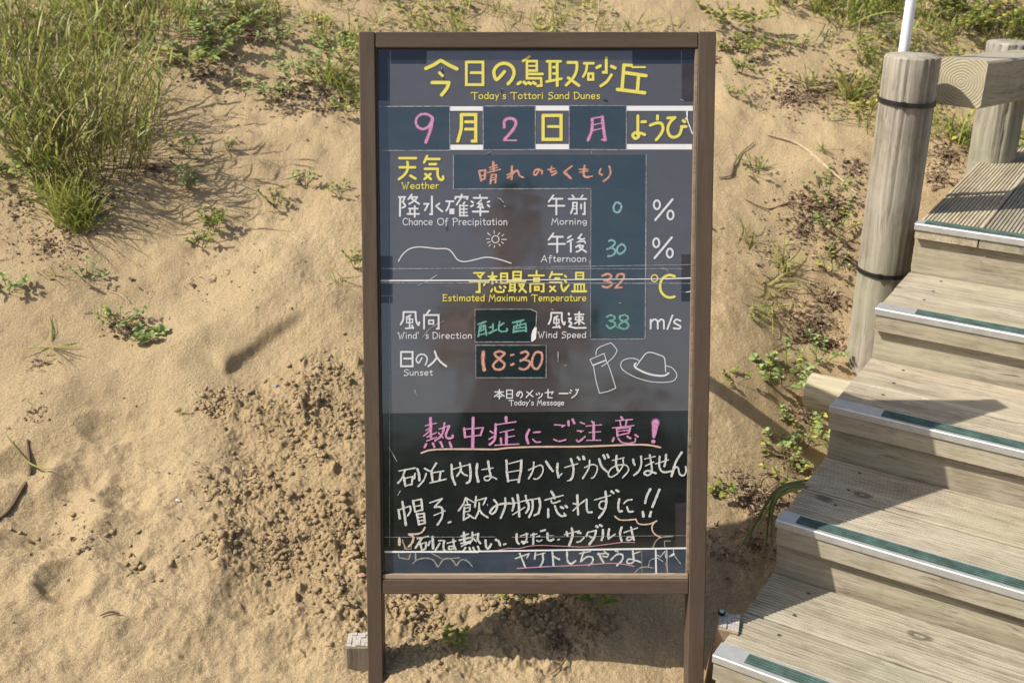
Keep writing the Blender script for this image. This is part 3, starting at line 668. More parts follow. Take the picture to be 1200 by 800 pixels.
write('message', 590, 480, 10, 15, strokes="~w27 300,235 270,310 290,390; w18 355,265 430,258; ~w16 345,345 385,378 435,375; 600,175 715,182 685,200; ~w16 590,345 650,368 728,350; w26 760,132 765,182; w26 812,115 830,155; w16 900,145 950,165; 865,245 928,248 905,260; ~w20 860,355 885,370 955,315; w20 1035,135 1055,155; w12 970,190 1150,175; w12 1000,265 1140,255; w28 1058,150 1058,350; w12 975,357 1140,355", **PK2)
write('message', 690, 480, 10, 17, strokes="w22 380,85 400,110; w13 315,127 510,112; w18 365,130 375,190; w18 445,125 432,185; w12 275,212 530,183; w24 330,220 337,305; w16 330,220 490,205; w22 488,208 468,270; w13 345,250 460,238; w16 337,300 462,272; w24 292,330 280,368; ~w16 345,335 390,382 470,392 540,375 545,335; w20 450,310 490,335; w20 545,292 575,315; w60 t1.4/.5 782,150 762,315; w44 753,370 760,370", **PK2)
write('message', 490, 480, 10, 17, mat='l_tan', edge='l_saledge', ew=1.5, wob=.08, strokes="~w18 40,505 90,485 150,470 300,460 640,460 900,462 1050,445 1300,435 1500,432 1900,430 2240,418 2500,408 2700,412 2840,440")
CH = dict(mat='l_chalk', wob=.10)
write('message', 460, 525, 10, 22, strokes="w16 75,265 265,230; ~150,250 110,350 65,405; w26 132,335 150,440; w16 150,350 235,330; 235,332 225,425; w18 150,440 228,420; w22 265,295 255,352; ~w27 290,240 310,300 315,375; ~w20 395,295 365,375 300,445; 375,235 430,265; 512,175 455,265; w26 455,265 472,395; w16 475,285 600,265; w24 562,290 550,375; w18 440,405 628,360;"
      "~w27 692,190 700,330 735,425; w14 715,243 800,215 900,190; ~w28 905,190 915,290 905,380 872,405; ~w22 790,170 800,250 755,325; ~w20 795,245 830,300 875,318; ~w30 992,185 985,290 1005,388; w14 1045,250 1180,230; ~w26 1120,150 1135,250 1155,340; ~w16 1220,360 1170,335 1110,325 1075,345 1090,375 1130,372 1155,335", **CH)
write('message', 570, 525, 10, 22, strokes="w28 235,145 240,280 255,385; w14 262,180 405,143; w28 410,140 405,260 378,395; w13 255,280 395,255; w14 255,380 380,362; ~w16 495,255 590,210 645,200 665,255 635,325 590,360 555,355; ~w20 555,165 545,260 495,355; ~w28 700,155 735,210 778,265; ~w28 835,180 830,260 845,335; w16 848,335 885,295; w14 915,225 1070,180; ~w26 990,125 1020,230 1010,330 985,370; w14 985,372 950,380; w28 1070,105 1090,130; w30 1135,98 1145,125", **CH)
write('message', 590, 480, 10, 22, strokes="~w16 950,675 1040,640 1095,660 1095,720 1060,785 1030,800; ~w20 1010,590 1000,680 930,800", **CH)
write('message', 690, 525, 10, 22, strokes="~w26 120,125 150,210 215,275; w28 172,85 190,120; w26 217,75 232,105; w13 275,142 415,110; ~w26 325,85 320,190 345,265; ~w16 400,125 400,200 340,290 260,337 228,300 270,230 360,195 440,200 465,260 395,345; ~w26 520,130 525,165 538,195; ~w22 612,95 615,180 590,260 530,315; w14 655,125 775,95; w14 665,205 760,160; ~w22 715,80 735,200 735,280 690,315 648,292 690,262 785,292; w14 780,182 935,135; ~w22 830,95 825,200 850,265 900,280 960,268; ~w26 905,75 900,150 885,210; ~w28 1088,50 1020,160 970,325; ~w20 970,300 1010,230 1045,225 1065,300 1110,318 1140,270 1135,215", **CH)
write('message', 460, 565, 10, 22, strokes="w26 70,320 85,420; w16 75,320 205,275; ~w22 205,278 212,330 178,388; ~w28 115,225 140,370 155,495; w26 240,215 265,340; w17 240,215 335,195; w26 338,200 350,322; w18 265,345 350,318; w14 255,280 345,265; w28 285,370 310,490; w20 280,372 368,362; w26 370,362 378,475; w18 310,492 380,475; w16 300,410 370,400; w16 305,450 370,440; ~w16 435,238 580,188; w20 580,188 495,280; ~w24 495,288 570,290 587,355 570,430 525,495; w14 485,385 615,332; w22 655,470 680,460;"
      "~w20 855,180 830,250 775,330; w16 860,180 950,230; w18 870,195 880,250; w18 850,265 910,257; w20 908,258 905,325; w24 842,290 832,430; w14 850,300 900,292; w14 845,345 905,332; w20 832,437 895,402; w20 880,370 950,415; w22 980,165 965,285; w16 970,215 1100,180; w20 1098,182 1062,260; ~w22 1015,240 1010,330 970,420; ~w22 1012,300 1050,365 1118,410", **CH)
write('message', 560, 565, 10, 22, strokes="~w24 190,205 228,260 210,330 170,367 143,345 190,285 280,250 390,245; ~w24 320,185 320,280 268,415; ~w26 405,185 422,250 405,325; ~w28 465,145 480,260 485,395; w15 400,250 560,210 720,185; ~w28 718,185 730,270 710,360; w22 710,362 660,385; w16 410,375 550,290; w22 560,155 575,240; ~w26 590,230 595,300 565,355; ~w26 640,210 640,310 600,405; ~w28 860,105 890,150 900,185; w16 785,205 1000,150; ~w18 860,215 870,240 910,235 962,215; w26 825,310 825,402; ~w24 903,275 930,350 980,392 1030,385; w18 1030,385 1008,358; w28 972,285 1000,300; w28 1028,272 1045,290", **CH)
write('message', 670, 565, 10, 22, strokes="w26 65,150 75,375; w20 20,245 50,252; ~w17 15,330 100,250 175,195; ~w24 175,198 175,290 190,345 235,347; w15 265,205 455,150; ~w27 395,105 405,230 380,330 320,412; ~w18 400,218 340,225 322,280 360,312 395,290; w28 467,105 490,125; w28 522,90 545,105; ~w26 557,195 545,280 558,335 590,335; ~w18 610,245 650,210 705,200; ~w22 648,285 670,340 720,338; ~w28 920,78 880,160 860,240; ~w28 1027,85 985,190 945,285; w30 833,345 840,395; w30 928,345 915,395", **CH)
write('message', 450, 605, 10, 22, strokes="w17 390,257 520,230; w26 445,250 370,365; w24 425,315 445,395; w16 430,320 495,300; w20 495,300 488,372 448,395; w22 538,288 520,335; w30 570,235 575,370; w18 640,280 682,278; w20 655,310 600,400; ~w25 705,285 697,350 705,395; w14 708,398 730,400; w16 740,310 840,285; ~w24 812,265 820,330 840,380; ~w20 830,350 765,348 765,382 820,372; w30 935,185 945,320; w20 905,228 990,202; w20 885,275 1030,240; w22 905,312 1010,290; w20 910,345 1000,300; w22 1035,185 1040,260 1008,312; w18 1030,222 1105,200; ~w26 1105,200 1100,270 1130,312; w20 1045,250 1080,290; w22 955,362 932,400; w24 1000,360 1012,395; w24 1045,360 1060,395; w24 1100,350 1118,395", **CH)
write('message', 540, 605, 10, 22, strokes="~w26 290,275 298,355 325,370 355,322; ~w28 412,270 445,290 460,335; w22 505,325 525,318; ~w26 655,205 655,280 680,318; w16 700,225 790,200; ~w20 765,195 772,260 740,315 715,290 780,298; w26 852,200 848,318; w16 820,217 890,200; w14 885,237 925,225; ~w16 890,278 915,290 950,272; w22 935,170 990,155; ~w26 1015,195 1020,262 1050,280 1085,265; w20 1140,270 1155,265", **CH)
write('message', 640, 605, 10, 20, strokes="w15 215,210 390,165; w24 240,180 250,228; ~w28 300,135 310,215 270,340; w28 370,183 402,192; ~w18 445,245 400,288 360,298; w20 490,180 470,230; w16 490,185 590,158; ~w26 585,160 565,240 505,325; w20 505,228 545,252; w28 590,112 605,122; w28 632,98 652,108; ~w27 665,155 665,220 650,272; ~w28 738,145 730,200 732,255; w18 735,255 808,205; ~w26 885,125 865,200 885,285; w16 915,185 1070,130; ~w24 995,125 1010,200 1030,272; ~w18 1015,245 960,238 945,270 980,275 1015,255", **CH)
write('message', 540, 605, 10, 9, mat='l_rose', wob=.1, strokes="~440,390 560,370 680,372 800,345 950,335 1200,345 1450,352 1700,325 1900,300 2035,303; ~w12 660,605 1000,585 1400,568 1750,545 1900,555 2030,580")
write('message', 540, 605, 10, 20, strokes="w16 640,490 800,432 775,480; ~w20 690,430 720,500 755,592; w20 875,420 865,492; w16 870,452 985,425; ~w22 958,430 965,510 932,580", **CH)
write('message', 640, 605, 10, 20, strokes="w24 72,400 87,575; w20 85,465 155,500; ~w24 245,410 250,510 290,552 345,515; w16 390,432 520,405; w20 440,405 405,525; ~w20 405,525 480,470 545,480 540,535 500,570; ~w18 605,438 690,430 728,440 712,470 660,460; ~w24 615,430 640,480 670,532; w16 680,405 700,420; w18 810,400 845,408; ~w22 760,505 830,442 895,448 890,510 830,570; w24 1015,400 1030,520; w14 1030,432 1100,408; ~w20 1030,500 960,500 950,540 1000,545 1045,512 1110,535", **CH)
FA = dict(mat='l_faint', wob=.2)
write('scribbles', 450, 605, 10, 15, strokes="~340,545 400,500 500,485 580,510 630,590; ~640,580 700,500 770,490 820,530 845,575; ~850,575 900,510 960,510 1010,550 1035,585; w20 370,430 370,510; ~w14 215,270 230,320 265,375; w10 240,345 240,380 320,380 320,345; w14 170,440 180,480 290,500 310,440; ~w12 550,425 640,470 690,495 885,480", **FA)
write('scribbles', 450, 605, 10, 17, mat='l_tan', wob=.15, strokes="~w20 480,125 450,175 400,200 290,207; ~w24 290,205 342,235 332,300 285,355; w34 180,255 180,330")
write('scribbles', 670, 565, 10, 16, mat='l_tan', wob=.12, strokes="~505,395 560,435 640,440 750,430; ~750,430 780,480 850,492 930,480 995,450; ~990,450 945,500 945,560 980,610 1040,640")
write('scribbles', 700, 605, 10, 13, strokes="~880,230 760,240 690,280 650,365; ~670,490 620,510 600,580; ~655,600 580,590 500,600 440,655; w9 790,360 785,285 855,285; w15 810,380 822,660; w14 910,465 975,550; w11 800,540 820,640", **FA)
write('scribbles', 700, 605, 10, 13, mat='l_white', wob=.1, strokes="w20 683,372 690,690; w8 740,470 790,405; w22 t.3/1.5 840,470 893,440; w7 893,372 893,440; w7 700,480 770,525; w6 790,400 800,480 ; w8 690,440 735,470; w6 815,380 815,500")
write('sheet_edges', 0, 0, 1, 1.5, mat='edge', wob=.15, lift=.0011, strokes="w1.0 443,125 527,124.6; w.8 566,124.5 627,124.3; w.7 668,124 734,124; w.9 443,176.5 527,176.3; w.7 567,175.8 627,175.3; w.9 667,175.3 734,175.6; w.8 527,124.8 527.2,175.8; w.8 566,124.8 566.4,175.8; w.8 627.3,124.5 627.3,175; w.8 667,124.3 667,175; w.8 734,124.3 734,175.2;"
      "w.8 531.3,182 531.3,221.6; w.9 531.3,221.6 692,221; w.8 757.3,181 757,258; w1.0 757,258 756,396; w.5 692.5,222 692,395; w.9 692,397.5 755.5,397; w.7 556.6,362.5 622,362.2; w.6 556.6,362.5 556.6,400.6; w.8 556.6,400.6 621,400.5; w1.0 622,362.2 629,365.5 628,384; w.8 557.6,404.5 640,404.5; w.9 640,404.5 640,442.4; w.7 557.6,442.4 640,442.4; w.5 557.6,404.5 557.6,442.4; w.5 456.6,346 456.6,640; w.5 446,629 580,628.6; w.5 600,629 805,627; w.6 752,645 752.5,674; w.7 446,331.5 812,332; w.5 460,315.5 812,310; w.5 444,314.5 800,315")
write('film_joint', 0, 0, 1, 1.6, mat='w_white', lift=.0014, wob=.12, strokes="w1.5 443.5,328.8 560,328.4; w1.0 560,328.4 780,326.7; w1.5 780,326.6 812.5,325.6; w2.5 451.5,646.2 560,646; w2.0 560,645.6 806,641.8; w.9 811.8,327 811.8,341; w.9 811.8,341 804,342.3; w1.0 457,673.5 790,671.5; w1.6 756,676 785,674.6; w1.2 805,642 806,672; ~w1.2 805.5,129.8 805.4,140 808,148 811.5,157; w.7 804,130 805,138")
write('marks', 0, 0, 1, 1, mat='edge', wob=.3, strokes="w1.1 517.5,79 517.6,81; w1 588,104 589,106; w1 798,117 801,118; w1.3 572,179 575,178; w1.3 693,178 693.3,180; ~w1 543,232.5 546,233; ~w1 583,232 586,233 590,237; w1.2 591,241.5 592,242; w.8 486,457 488.5,463; w1 514,517 515,518; w.9 466,580 469,575; w.8 571,590 571.5,592; ~w.7 775,314 780,315 783,318; w.7 786,555 790,554; w1 647,362 649,364; w1 691,306 692,314; w.8 725,355 727,355; w.7 456,524 465,540; w.8 640,627 650,627; w1.3 661,428 664,428; w1 654,412 654,424; ~w.9 490,334 500,330 512,322; ~w.7 495,395 505,384 520,376")
write('black_marks', 0, 0, 1, 1, mat='l_black', lift=.0015, strokes="w1.6 517.8,82 518.3,85.5; w1.4 588,105 587,109; w2.0 708,117.5 711,118.2; w1.2 572,181.5 574,181; w1.3 524,264 523,269; w.8 584,233.6 589,237.6; w1 519,91 520,93")

# single-stroke alphabet for the small printed English: x 0..w, y 0 (baseline) .. 10 (cap height), x-height 6.4
GL = {
 'A': (8, "-.5,-.6 4,10 7,-.3;1,3 6.5,3.2"), 'C': (7, "~6.6,8.6 4,10 1,8 .4,4.5 1.6,1 4.2,0 6.8,1.2"), 'D': (7, ".5,10 .8,0;~-.2,9.8 4,9.8 6.8,6.5 6,2 3,-.2 .5,-.3"),
 'E': (6, "0,10 5.8,9.6;.9,9.6 .7,0;.8,5.2 4.8,5.4;0,0 5.8,.3"), 'M': (9, "0,-1 1.4,9.6 4.4,3.5 7,9.8 8.6,-1"), 'O': (9, "~4.5,10 1.2,8.6 .3,5 1.6,1 4.6,-.1 7.6,1.4 8.6,5 7.6,8.8 4.5,10"),
 'P': (6.5, ".6,10 .6,-1.2;~-.8,9 2.5,10.2 6,8.8 6,6.2 3,4.8 1,4.9"), 'S': (6, "~6,8.6 3.6,10 .8,8.4 1.2,6 4.4,4.6 5.6,2.2 3.6,-.2 .8,.8;.7,.8 .6,-1.6"), 'T': (7.5, "-1,8.6 .2,9.8 7.4,9.2;3.6,9.6 3.8,-1.4"),
 'W': (9, "-1,9.2 .4,9.6;.2,9.6 2.2,-.8 4.4,6.5 5.6,-.8 8,9.8;7,9.8 9,9.6"),
 'a': (5.6, "~5,5.4 3.2,6.4 .9,5 .6,2 2,0 4,.6 5,2.6;5.1,6.3 5.1,.2"), 'c': (5.4, "~5,5.3 3,6.4 .8,5 .6,2 2.4,0 5,1"), 'd': (5.6, "~5,4.8 3.2,6.4 .9,5 .6,2 2.2,0 4.2,.7 5,2.4;5.2,10 5.2,.1"),
 'e': (5.6, "~.8,3 4.8,3.4 4.8,5.4 3,6.4 .9,5.2 .6,2 2.4,0 5,.9"), 'f': (4.4, "~4.4,9 3.2,10 1.9,8.8 1.8,4 1.8,-2;.2,5.8 4,6"), 'g': (5.6, "~5,5.4 3.2,6.4 .9,5 .8,2.8 2.4,1.4 4.6,2.6;~5.1,6.3 5.1,0 3.6,-2 1,-1.2"),
 'h': (5.4, ".7,10 .7,0;~.7,4 2.4,6.2 4.4,5.6 4.8,3 4.8,0"), 'i': (2.2, "1,6.2 1,0;1,8.6 1,9.2"), 'l': (2.2, "1,10 1,0"), 'm': (8.6, ".7,6.3 .7,0;~.7,4 2.2,6.2 3.8,5.6 4.2,3 4.2,0;~4.2,4 5.8,6.2 7.4,5.6 7.8,3 7.8,0"),
 'n': (5.4, ".7,6.3 .7,0;~.7,4 2.4,6.2 4.4,5.6 4.8,3 4.8,0"), 'o': (5.8, "~2.9,6.4 .9,5.2 .5,3 1.2,.8 3,0 4.8,.9 5.4,3.2 4.8,5.4 2.9,6.4"), 'p': (5.6, ".7,6.3 .7,-2.6;~.8,4.4 2.6,6.3 4.8,5.2 5,2.4 3.2,.2 .9,1.2"),
 'r': (4, ".7,6.3 .7,0;~.7,4 2,5.9 3.8,6"), 's': (4.8, "~4.4,5.6 2.6,6.4 .9,5.2 1.8,3.6 4,2.6 4,.8 2.4,0 .6,.6"), 't': (4.2, "2,8.8 2,1 ;~2,1.2 2.8,0 4.2,.6;.3,6.1 4,6.3"),
 'u': (5.4, "~.7,6.3 .7,2 2,.1 4,.8 4.8,2.6;4.8,6.3 4.8,0"), 'x': (5.2, ".6,6.2 4.8,0;4.6,6.2 .6,0"), 'y': (5.2, ".6,6.3 2.8,1;4.8,6.3 1.6,-2.6"), "'": (2, "1,10.4 .8,8"), ' ': (4, ""),
}
def label_text(line, txt, x0, x1, ybase, cap, mat, edge=None, slope=0.0, w=.9):
    total = sum(GL[c][0]+1.35 for c in txt)-1.35; k = (x1-x0)/total; x = x0; ky = cap/10
    for c in txt:
        wd, st = GL[c]
        for s in st.split(';'):
            s = s.strip()
            if not s: continue
            sm = s[0] == '~'; s = s.lstrip('~')
            P = [(x+float(p.split(',')[0])*k, ybase+slope*(x-x0)-float(p.split(',')[1])*ky) for p in s.split()]
            if sm: P = catmull(P, 4)
            L = [bd(a, b, PD-.0011) for a, b in P]; mpp = (bd(610, 300, PD)[0]-bd(600, 300, PD)[0])/10
            if edge: PEND.setdefault((line, edge), MB()); ribbon(PEND[(line, edge)], L, w*1.9*mpp, .00092)
            PEND.setdefault((line, mat), MB()); ribbon(PEND[(line, mat)], L, w*mpp, .0011)
        x += (wd+1.35)*k
label_text('title', "Today's Tottori Sand Dunes", 553, 703, 116, 7.6, 'l_yellow', 'l_olive')
label_text('weather', "Weather", 471.5, 514, 221.2, 7.4, 'l_yellow', 'l_olive')
label_text('rain', "Chance Of Precipitation", 472, 594.5, 263.6, 7.8, 'l_white')
label_text('rain', "Morning", 646.5, 687.5, 263, 7, 'l_white')
label_text('rain', "Afternoon", 634.5, 687, 306.6, 7.2, 'l_white')
label_text('temperature', "Estimated Maximum Temperature", 519, 687, 352.6, 7.4, 'l_yellow', 'l_olive')
label_text('wind', "Wind'", 467, 491, 396.5, 7.2, 'l_white'); label_text('wind', "s", 498.5, 502.5, 396.5, 7.2, 'l_white'); label_text('wind', "Direction", 507, 553, 396.5, 7.2, 'l_white')
label_text('wind', "Wind Speed", 631, 686.5, 395.6, 7, 'l_white')
label_text('sunset', "Sunset", 473.5, 507, 439.6, 6.8, 'l_white')
label_text('message_heading', "Today's Message", 597, 661, 474.4, 5.8, 'l_white', w=.9)
NAMES = {'title': 'title_lettering', 'date': 'date_lettering', 'weather': 'weather_lettering', 'rain': 'rain_chance_lettering', 'temperature': 'temperature_lettering',
         'wind': 'wind_lettering', 'sunset': 'sunset_lettering', 'message_heading': 'heading_lettering', 'message': 'message_lettering', 'drawing': 'line_drawing',
         'scribbles': 'scribble', 'sheet_edges': 'sheet_edge', 'film_joint': 'film_joint', 'marks': 'scuff_mark', 'black_marks': 'tear_mark'}
WHOLE = ('sheet_edges', 'film_joint', 'marks', 'black_marks', 'scribbles')
clusters = {}
def bb(P, W, sc): g = W/sc*.5+.35; return [min(p[0] for p in P)-g, min(p[1] for p in P)-g, max(p[0] for p in P)+g, max(p[1] for p in P)+g]
for line in dict.fromkeys(k[0] for k in SK):
    L_ = [k for k in SK if k[0] == line]
    cl = [[[k], bb(k[1], k[3], k[4])] for k in L_]
    if line in WHOLE: clusters[line] = [L_]; continue
    # strokes of one character overlap or nearly touch: merge until nothing changes
    lim = {'message': (31, 36), 'title': (34, 40), 'date': (34, 40), 'drawing': (80, 60), 'message_heading': (13, 14)}.get(line, (24, 30))
    ch = True
    while ch:
        ch = False
        for i in range(len(cl)):
            best = None
            for j in range(i+1, len(cl)):
                A, B = cl[i][1], cl[j][1]; gx = max(A[0], B[0])-min(A[2], B[2]); gy = max(A[1], B[1])-min(A[3], B[3])
                U = [min(A[0], B[0]), min(A[1], B[1]), max(A[2], B[2]), max(A[3], B[3])]
                if gx < 1.0 and gy < (lim[1]*.3) and U[2]-U[0] <= lim[0] and U[3]-U[1] <= lim[1]:
                    sc_ = gx+gy
                    if best is None or sc_ < best[0]: best = (sc_, j, U)
            if best:
                j, U = best[1], best[2]; cl[i] = [cl[i][0]+cl[j][0], U]; cl.pop(j); ch = True; break
    clusters[line] = [c[0] for c in cl]
nch = 0
for line, cls in clusters.items():
    for c in cls:
        by = {}
        for (_, P, L, W, sc, mpp, mat, edge, ew, lift, tp, wob) in c:
            if edge: by.setdefault(edge, MB()); ribbon(by[edge], L, W/sc*mpp*ew, lift-.00013, tp, wob)
            by.setdefault(mat, MB()); ribbon(by[mat], L, W/sc*mpp, lift+.00008, tp, wob)
        am = MB()
        for i, (mt, m_) in enumerate(by.items()): am.add(m_.v, m_.f, i)
        nm = NAMES[line] if line in WHOLE or line == 'drawing' else 'painted_character' if c[0][6] in ('l_yellow', 'l_white') else 'handwritten_character'
        o = am.build(nm, [M[q] for q in by], easel, kind='stuff' if line in WHOLE else None); fixn(o); nch += 1
for (line, mt), m_ in PEND.items(): pass
for line in dict.fromkeys(k[0] for k in PEND):
    am = MB(); ms = [(mt, m_) for (l2, mt), m_ in PEND.items() if l2 == line]
    for i, (mt, m_) in enumerate(ms): am.add(m_.v, m_.f, i)
    o = am.build('small_lettering', [M[q[0]] for q in ms], easel, kind='stuff'); fixn(o)
print('characters', nch)

# rear prop leg, hinged near the top; stands further up the slope
hz = ZT-.06
def leg_between(name, a, b, w, mat, parent):
    """square leg from world point a to world point b, built in the easel's own frame"""
    inv = Matrix.Translation(BO) @ Euler((-LEAN, 0, 0)).to_matrix().to_4x4(); inv = inv.inverted()
    A = inv @ Vector(a); B = inv @ Vector(b); d = (B-A); L = d.length
    m = MB(); m.box((-w/2, -w*.35, 0), (w/2, w*.35, L), bev=.0015)
    o = m.build(name, mat, parent); o.location = A
    dn = d.normalized(); xx = Vector((1, 0, 0)); yy = dn.cross(xx).normalized(); xx = yy.cross(dn)
    o.rotation_euler = Matrix((xx, yy, dn)).transposed().to_euler()
    return o
Htop = BO + UPV*hz + NRM*(TH+.012)
foot = (.10, 2.78, gz(.10, 2.78)-.04)
leg_between('rear_leg', (.10, Htop.y, Htop.z), foot, .042, M['brown'], easel)

# ------------------------------------------------------------------ stakes beside the board's feet
def stake(name, label, loc, w, d, h, rot, mat, top):
    e = empty(name, loc, rot); tag(e, label, 'stake')
    m = MB(); m.box((-w/2, -d/2, -.35), (w/2, d/2, h), bev=.002); m.build('shaft', mat, e)
    # splintered sawn end: little uneven blocks
    n = 5; t = MB()
    for i in range(n):
        for j in range(n):
            x = -w/2+.002+(w-.004)*i/n; y = -d/2+.002+(d-.004)*j/n; hh = h+.0008+random.random()*.0035*(1 if random.random() < .7 else .2)
            t.box((x+.0002, y+.0002, h-.003), (x+(w-.004)/n-.0002, y+(d-.004)/n-.0002, hh))
    t.build('splintered_end', top, e, kind='stuff'); return e
s1 = stake('wooden_stake', 'short grey square stake with a splintered pale top, against the board\'s left foot', (-.2875, 1.691, .0), .045, .046, .074, (R(-2), R(1), R(3)), M['stake'], M['stake_top'])
s2 = stake('wooden_stake', 'reddish brown square stake between the board\'s right foot and the steps', (.395, 1.712, .0), .042, .05, .108, (R(3), R(6), R(-14)), M['stake_red'], M['stake_top'])
m = MB(); m.tube([(0, 0, 0), (0, 0, .005)], .0068, 14); kn = m.build('cap_ring', M['black_tie'], s2); kn.location = (-.016, .016, .110)
m = MB(); m.tube([(0, 0, .0052), (0, 0, .0066)], .0046, 14); kd = m.build('cap_disc', mat_plain('pale_green_plastic', (.30, .52, .44), .35), kn)

print('stairs', time.time()-T0)
# ------------------------------------------------------------------ staircase
N0 = Vector((.3604, 1.616, CAMZ-1.2885)); D_, R_, AZ = .29604, .12524, .55933
stair = empty('wooden_staircase', N0, (0, 0, -AZ))
tag(stair, 'pale weathered wooden steps with metal and green rubber edge strips climbing to the right', 'staircase')
W_ = 1.75
def plank_mesh(L, wid, th, grooves, seed, run='x'):
    rr = random.Random(seed); prof = []
    prof.append((0, -th)); prof.append((0, -.002)); prof.append((.002, 0))
    if grooves:
        n = int((wid-.012)/.0085); p = (wid-.012)/n
        for i in range(n):
            a = .006+i*p; prof += [(a+.0006, 0), (a+.0013, -.0032), (a+.0036, -.0032), (a+.0043, 0)]
    prof += [(wid-.002, 0), (wid, -.002), (wid, -th)]
    m = MB(); vs = []; n = len(prof); segs = 10
    for s in range(segs+1):
        x = L*s/segs; dz = 0
        for (y, z) in prof: vs.append((x, y, z+dz*(1 if z > -th+.001 else 0)) if run == 'x' else (y, x, z+dz*(1 if z > -th+.001 else 0)))
    fs = [(s*n+i, s*n+(i+1) % n, (s+1)*n+(i+1) % n, (s+1)*n+i) for s in range(segs) for i in range(n)]
    fs += [tuple(range(n))[::-1], tuple(range(segs*n, segs*n+n))]
    if run != 'x': fs = [f[::-1] for f in fs]
    m.add(vs, [f[::-1] for f in fs]); return m
GR_K = {-1: (1, 1), 0: (1, 1), 1: (1, 1), 2: (1, 0), 3: (0, 0)}
for k in range(-1, 4):
    y0 = k*D_; z0 = k*R_
    bw = .156
    for j in range(2):
        m = plank_mesh(W_, bw-.0065, .052, GR_K[k][j], k*5+j+20)
        o = m.build('tread_board', M['deck'], stair, loc=(.001+.0015*((k+j) % 2), y0+.0035+j*bw, z0-.0032-.0007*j))
    m = MB(); m.box((0, 0, -R_-.02), (W_, .022, -.0565), bev=.001); m.build('riser_board', M['deck'], stair, loc=(.002, y0+.0202, z0-.0008))
M['screw'] = mat_plain('dull_screw_head', (.10, .09, .08), .6, .5)
sm = MB(); sm.tube([(0, 0, -.002), (0, 0, .0004)], .0038, 10); sc0 = None
for k in range(-1, 4):
    for j in range(2):
        for sx in (.080, .86, 1.62):
            for sy in (.036, .118):
                L3 = (sx+.004*((k*3+j) % 3), k*D_+.0035+j*.156+sy, k*R_-.0030-.0007*j)
                if sc0 is None: sc0 = sm.build('screw', M['screw'], stair, loc=L3)
                else:
                    q = sc0.copy(); COL.objects.link(q); q.parent = stair; q.location = L3
def nosing(k, gs):
    y0 = k*D_; z0 = k*R_
    m = MB(); t = .0022
    pf = [(0, -.0155), (0, -.002), (.0015, 0), (.043, 0), (.043, -t), (.0025, -t), (.0025, -.0155)]
    n = len(pf); vs = [(x, y, z) for x in (-.001, W_) for (y, z) in pf]
    m.add(vs, [(i, n+i, n+(i+1) % n, (i+1) % n) for i in range(n)] + [tuple(range(n))[::-1], tuple(range(n, 2*n))])
    e = m.build('edge_strip', M['alu'], stair, loc=(0, y0, z0))
    me = e.data; bm = bmesh.new(); bm.from_mesh(me); bmesh.ops.recalc_face_normals(bm, faces=bm.faces); bm.to_mesh(me); bm.free()
    g = MB()
    g.box((gs, .0095, .0002), (W_-.03, .0355, .0016))
    for i in range(4): g.box((gs, .0105+i*.0066, .0018), (W_-.03, .0150+i*.0066, .0036), bev=.0006)
    g.build('rubber_insert', M['green_insert'], e)
for k, gs in ((-1, .06), (0, .055), (1, .036), (2, .105), (3, .085), (4, .02)): nosing(k, gs)
# landing: boards run away from the viewer, their sawn ends show under the edge strip
bwl = .150
for j in range(12):
    m = plank_mesh(1.25, bwl-.004, .034, True, 60+j, run='y')
    m.build('landing_board', M['deck_y'], stair, loc=(.002+j*bwl, 4*D_+.004, 4*R_-.0035-.0006*(j % 2)))
m = MB(); m.box((0, 0, -R_-.02), (W_, .03, -.040), bev=.001); m.build('riser_board', M['deck'], stair, loc=(.002, 4*D_+.0202, 4*R_))
# side boards below the treads, set in from the ends
for xs_ in (.06, W_-.1):
    m = MB(); vs = []
    P = [(-.3, -.60), (-.3, -R_-.06)] 
    for k in range(-1, 5): P += [(k*D_+.045, k*R_-.0575 if k < 4 else k*R_-.042)] + ([((k+1)*D_+.045-.002, k*R_-.0575)] if k < 4 else [])
    P += [(4*D_+1.2, 4*R_-.042), (4*D_+1.2, 0), (1.0, -.30)]
    n = len(P); m.add([(0, y, z) for y, z in P]+[(.038, y, z) for y, z in P], [tuple(range(n)), tuple(range(n, 2*n))[::-1]]+[(i, n+i, n+(i+1) % n, (i+1) % n) for i in range(n)])
    o = m.build('stringer', M['deck_y'], stair, loc=(xs_, 0, 0))
def to_world(x, y, z): return N0 + Matrix.Rotation(-AZ, 3, 'Z') @ Vector((x, y, z))

# cross log under tread 2
lg = MB(); pts = [(-.092, 0, 0), (-.088, 0, 0), (.3, 0, .001), (.8, .002, 0), (1.6, 0, 0)]
lg.tube(pts, [.036, .0415, .043, .043, .042], 28)
o = lg.build('cross_log', M['log_x'], None, smooth=True); 
o.location = to_world(.0, 2*D_+.150, 2*R_-.046); o.rotation_euler = (0, 0, -AZ); tag(o, 'pale round log poking out from under the steps beside the nearer post', 'log')

